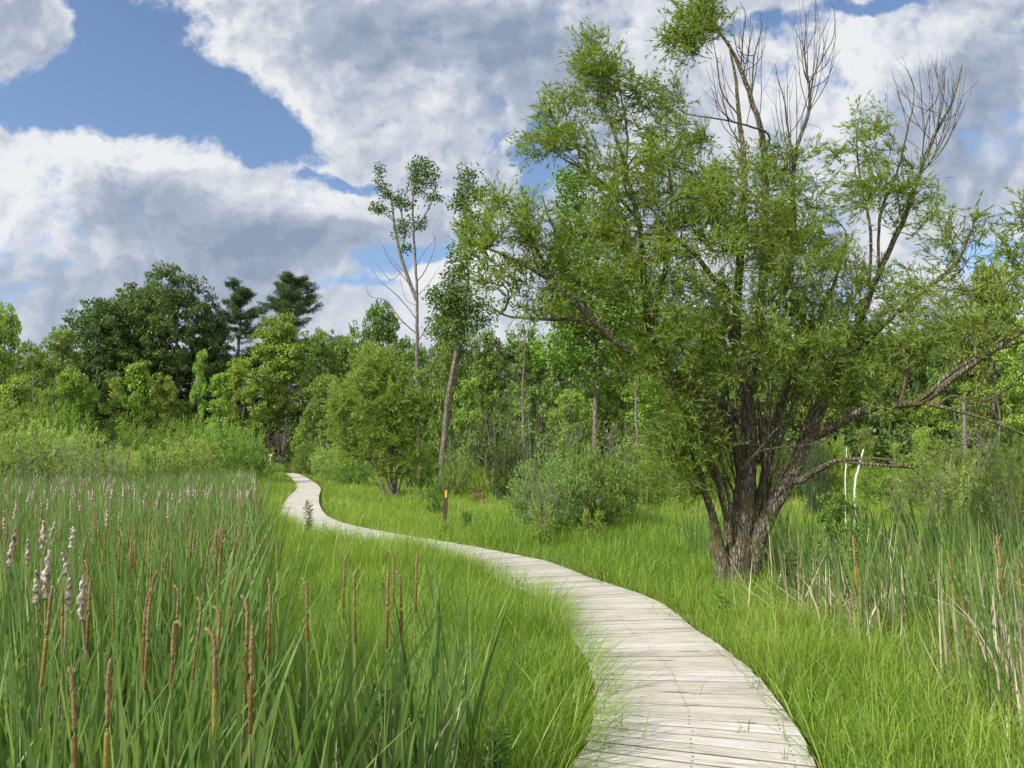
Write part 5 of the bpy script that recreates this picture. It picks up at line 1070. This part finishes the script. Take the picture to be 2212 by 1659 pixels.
def farpost():
    Z = 88; b = at(584, 1000, Z); g = float(ground(b[0], b[1])); H = at(584, 976+10, Z)[2]-g
    root = empty('information_post', (b[0], b[1], g)); tag(root, 'little white-capped post by the end of the boardwalk', 'post')
    link('post', boxmesh('post', .12, .12, max(.8, H), .01), M_white, root)
    o = link('cap', boxmesh('cap', .44, .36, .26, .03), M_white, root); o.location = (0, 0, max(.8, H)+.002)
farpost()
def stairs():
    Z = 104; b = at(594, 991, Z); g = float(ground(b[0], b[1]))
    root = empty('wooden_stairs', (b[0], b[1], g)); tag(root, 'wooden steps climbing the bank behind the three-trunked tree', 'stairs')
    n = 12
    for i in range(n):
        o = link('step', boxmesh('step', 2.3, .34, .20, .012), M_stair, root); o.location = (0, i*.34, .05+i*.21)
    for s in (-1, 1):
        V, Q, Tt = tube([(s*1.2, -.1, .1), (s*1.2, n*.34, n*.21+.1)], [.10, .10], 4); link('stringer', npmesh('stringer', V, [Q, Tt]), M_stair, root)
stairs()
def rock():
    V = norm(rng.normal(0, 1, (1, 3))); import bmesh
    bm = bmesh.new(); bmesh.ops.create_icosphere(bm, subdivisions=3, radius=.38)
    for v in bm.verts: v.co *= 1+.22*mnoise.noise(v.co*4); v.co.x *= 1.3; v.co.z *= .8
    me = bpy.data.meshes.new('boulder'); bm.to_mesh(me); bm.free(); Z = 97; b = at(611, 990, Z); g = float(ground(b[0], b[1]))
    o = link('boulder', me, M_rock); o.location = (b[0], b[1], g+.2); tag(o, 'pale boulder at the foot of the three-trunked tree', 'boulder')
rock()
def flower(px, py, Z, lab):
    b = at(px, py, Z); g = float(ground(b[0], b[1])); root = empty('pink_wildflower', (b[0], b[1], g)); tag(root, lab, 'flower')
    H = b[2]-g; tube_obj('stem', [(0, 0, 0), (.02, 0, H*.5), (0, 0, H)], [.006, .005, .004], M_stem, root, 5)
    C = np.array([[rng.normal(0, .05), rng.normal(0, .05), H+rng.normal(0, .02)] for _ in range(16)])
    V, Fq, r = blob_leaves(C, rng.uniform(.02, .035, 16), 22, (.012, .02), (.010, .016)); link('bloom', npmesh('bloom', V, [Fq], {'rnd': r}), M_pink, root)
    n = 14; P = np.stack([np.zeros(n), np.zeros(n), rng.uniform(.1*H, .85*H, n)], 1); a = rng.uniform(0, 6.28, n)
    V, Fq, r = leaves(P, np.stack([np.cos(a), np.sin(a), rng.uniform(0, .4, n)], 1), np.full(n, .12), np.full(n, .03), rng.random(n)); o = link('leaf', npmesh('leaf', V, [Fq], {'rnd': r}), M_leaf, root); o.color = (*G_mid, 1)
flower(1031, 1068, 19, 'dusty pink milkweed bloom right of the marker post, upper one'); flower(1046, 1083, 18.5, 'dusty pink milkweed bloom right of the marker post, lower one')
def forb(px, py, Z, n, H, c, lab, seed):
    b = at(px, py, Z); g = float(ground(b[0], b[1])); root = empty('leafy_weed', (b[0], b[1], g)); tag(root, lab, 'plant')
    P = []; D = []
    for k in range(n):
        a = rng.uniform(0, 6.28); tip = np.array([math.cos(a)*.1*H, math.sin(a)*.1*H, H*rng.uniform(.75, 1.05)]); o0 = np.array([math.cos(a)*.03, math.sin(a)*.03, 0])
        tube_obj('stem', [o0, (o0+tip)/2+np.array([0, 0, .02]), tip], [.005, .004, .0025], M_stem, root, 5)
        for t in np.linspace(.25, 1, 16):
            q = o0+(tip-o0)*t
            for s_ in range(3):
                aa = rng.uniform(0, 6.28); P.append(q); D.append((math.cos(aa), math.sin(aa), rng.uniform(.1, .7)))
    P = np.array(P); m = len(P); V, Fq, r = leaves(P, np.array(D), rng.uniform(.07, .13, m)*H**.3, rng.uniform(.018, .03, m), rng.random(m)); o = link('foliage', npmesh('foliage', V, [Fq], {'rnd': r}), M_leaf, root); o.color = (*c, 1)
for i, (px, py, Z, n, H, c, lab) in enumerate(((668, 1135, 17, 4, .95, (.10, .18, .05), 'upright leafy weed overlapping the far bend of the boards'), (480, 1200, 8.2, 7, 1.35, (.15, .22, .09), 'silvery willow sprout in the middle of the cattails'),
    (1010, 1120, 17.5, 6, .65, (.06, .12, .03), 'dark leafy weed right of the marker post'), (830, 1480, 3.9, 5, .75, (.05, .11, .022), 'dark broad-leaved weed in the loose cattail clump'), (1060, 1560, 3.9, 5, .55, (.09, .18, .03), 'bright broad-leaved weed near the bottom of the grass left of the boards'),
    (700, 1590, 3.2, 5, .7, (.07, .14, .03), 'low leafy weed at the bottom between cattails and grass'), (1700, 1200, 9.4, 5, .8, (.07, .12, .03), 'leafy stalk at the right foot of the willow'), (1560, 1310, 8.2, 4, .4, (.1, .2, .03), 'fresh green weed left of the willow foot by the board edge'), (960, 1150, 16.5, 3, .45, G_mid, 'low weed in front of the marker post'))):
    forb(px, py, Z, n, H, c, lab, i)
# one stray bird high in the gap of the clouds
for nm in list(PT):
    if PT[nm].name not in used:
        for ch in list(PT[nm].children): bpy.data.objects.remove(ch)
        bpy.data.objects.remove(PT[nm])
for pr in list(PB.values())+PF:
    if pr.name not in used:
        for ch in list(pr.children): bpy.data.objects.remove(ch)
        bpy.data.objects.remove(pr)
for o in sc.objects:
    for k in ('H', 'R'):
        if k in o: del o[k]
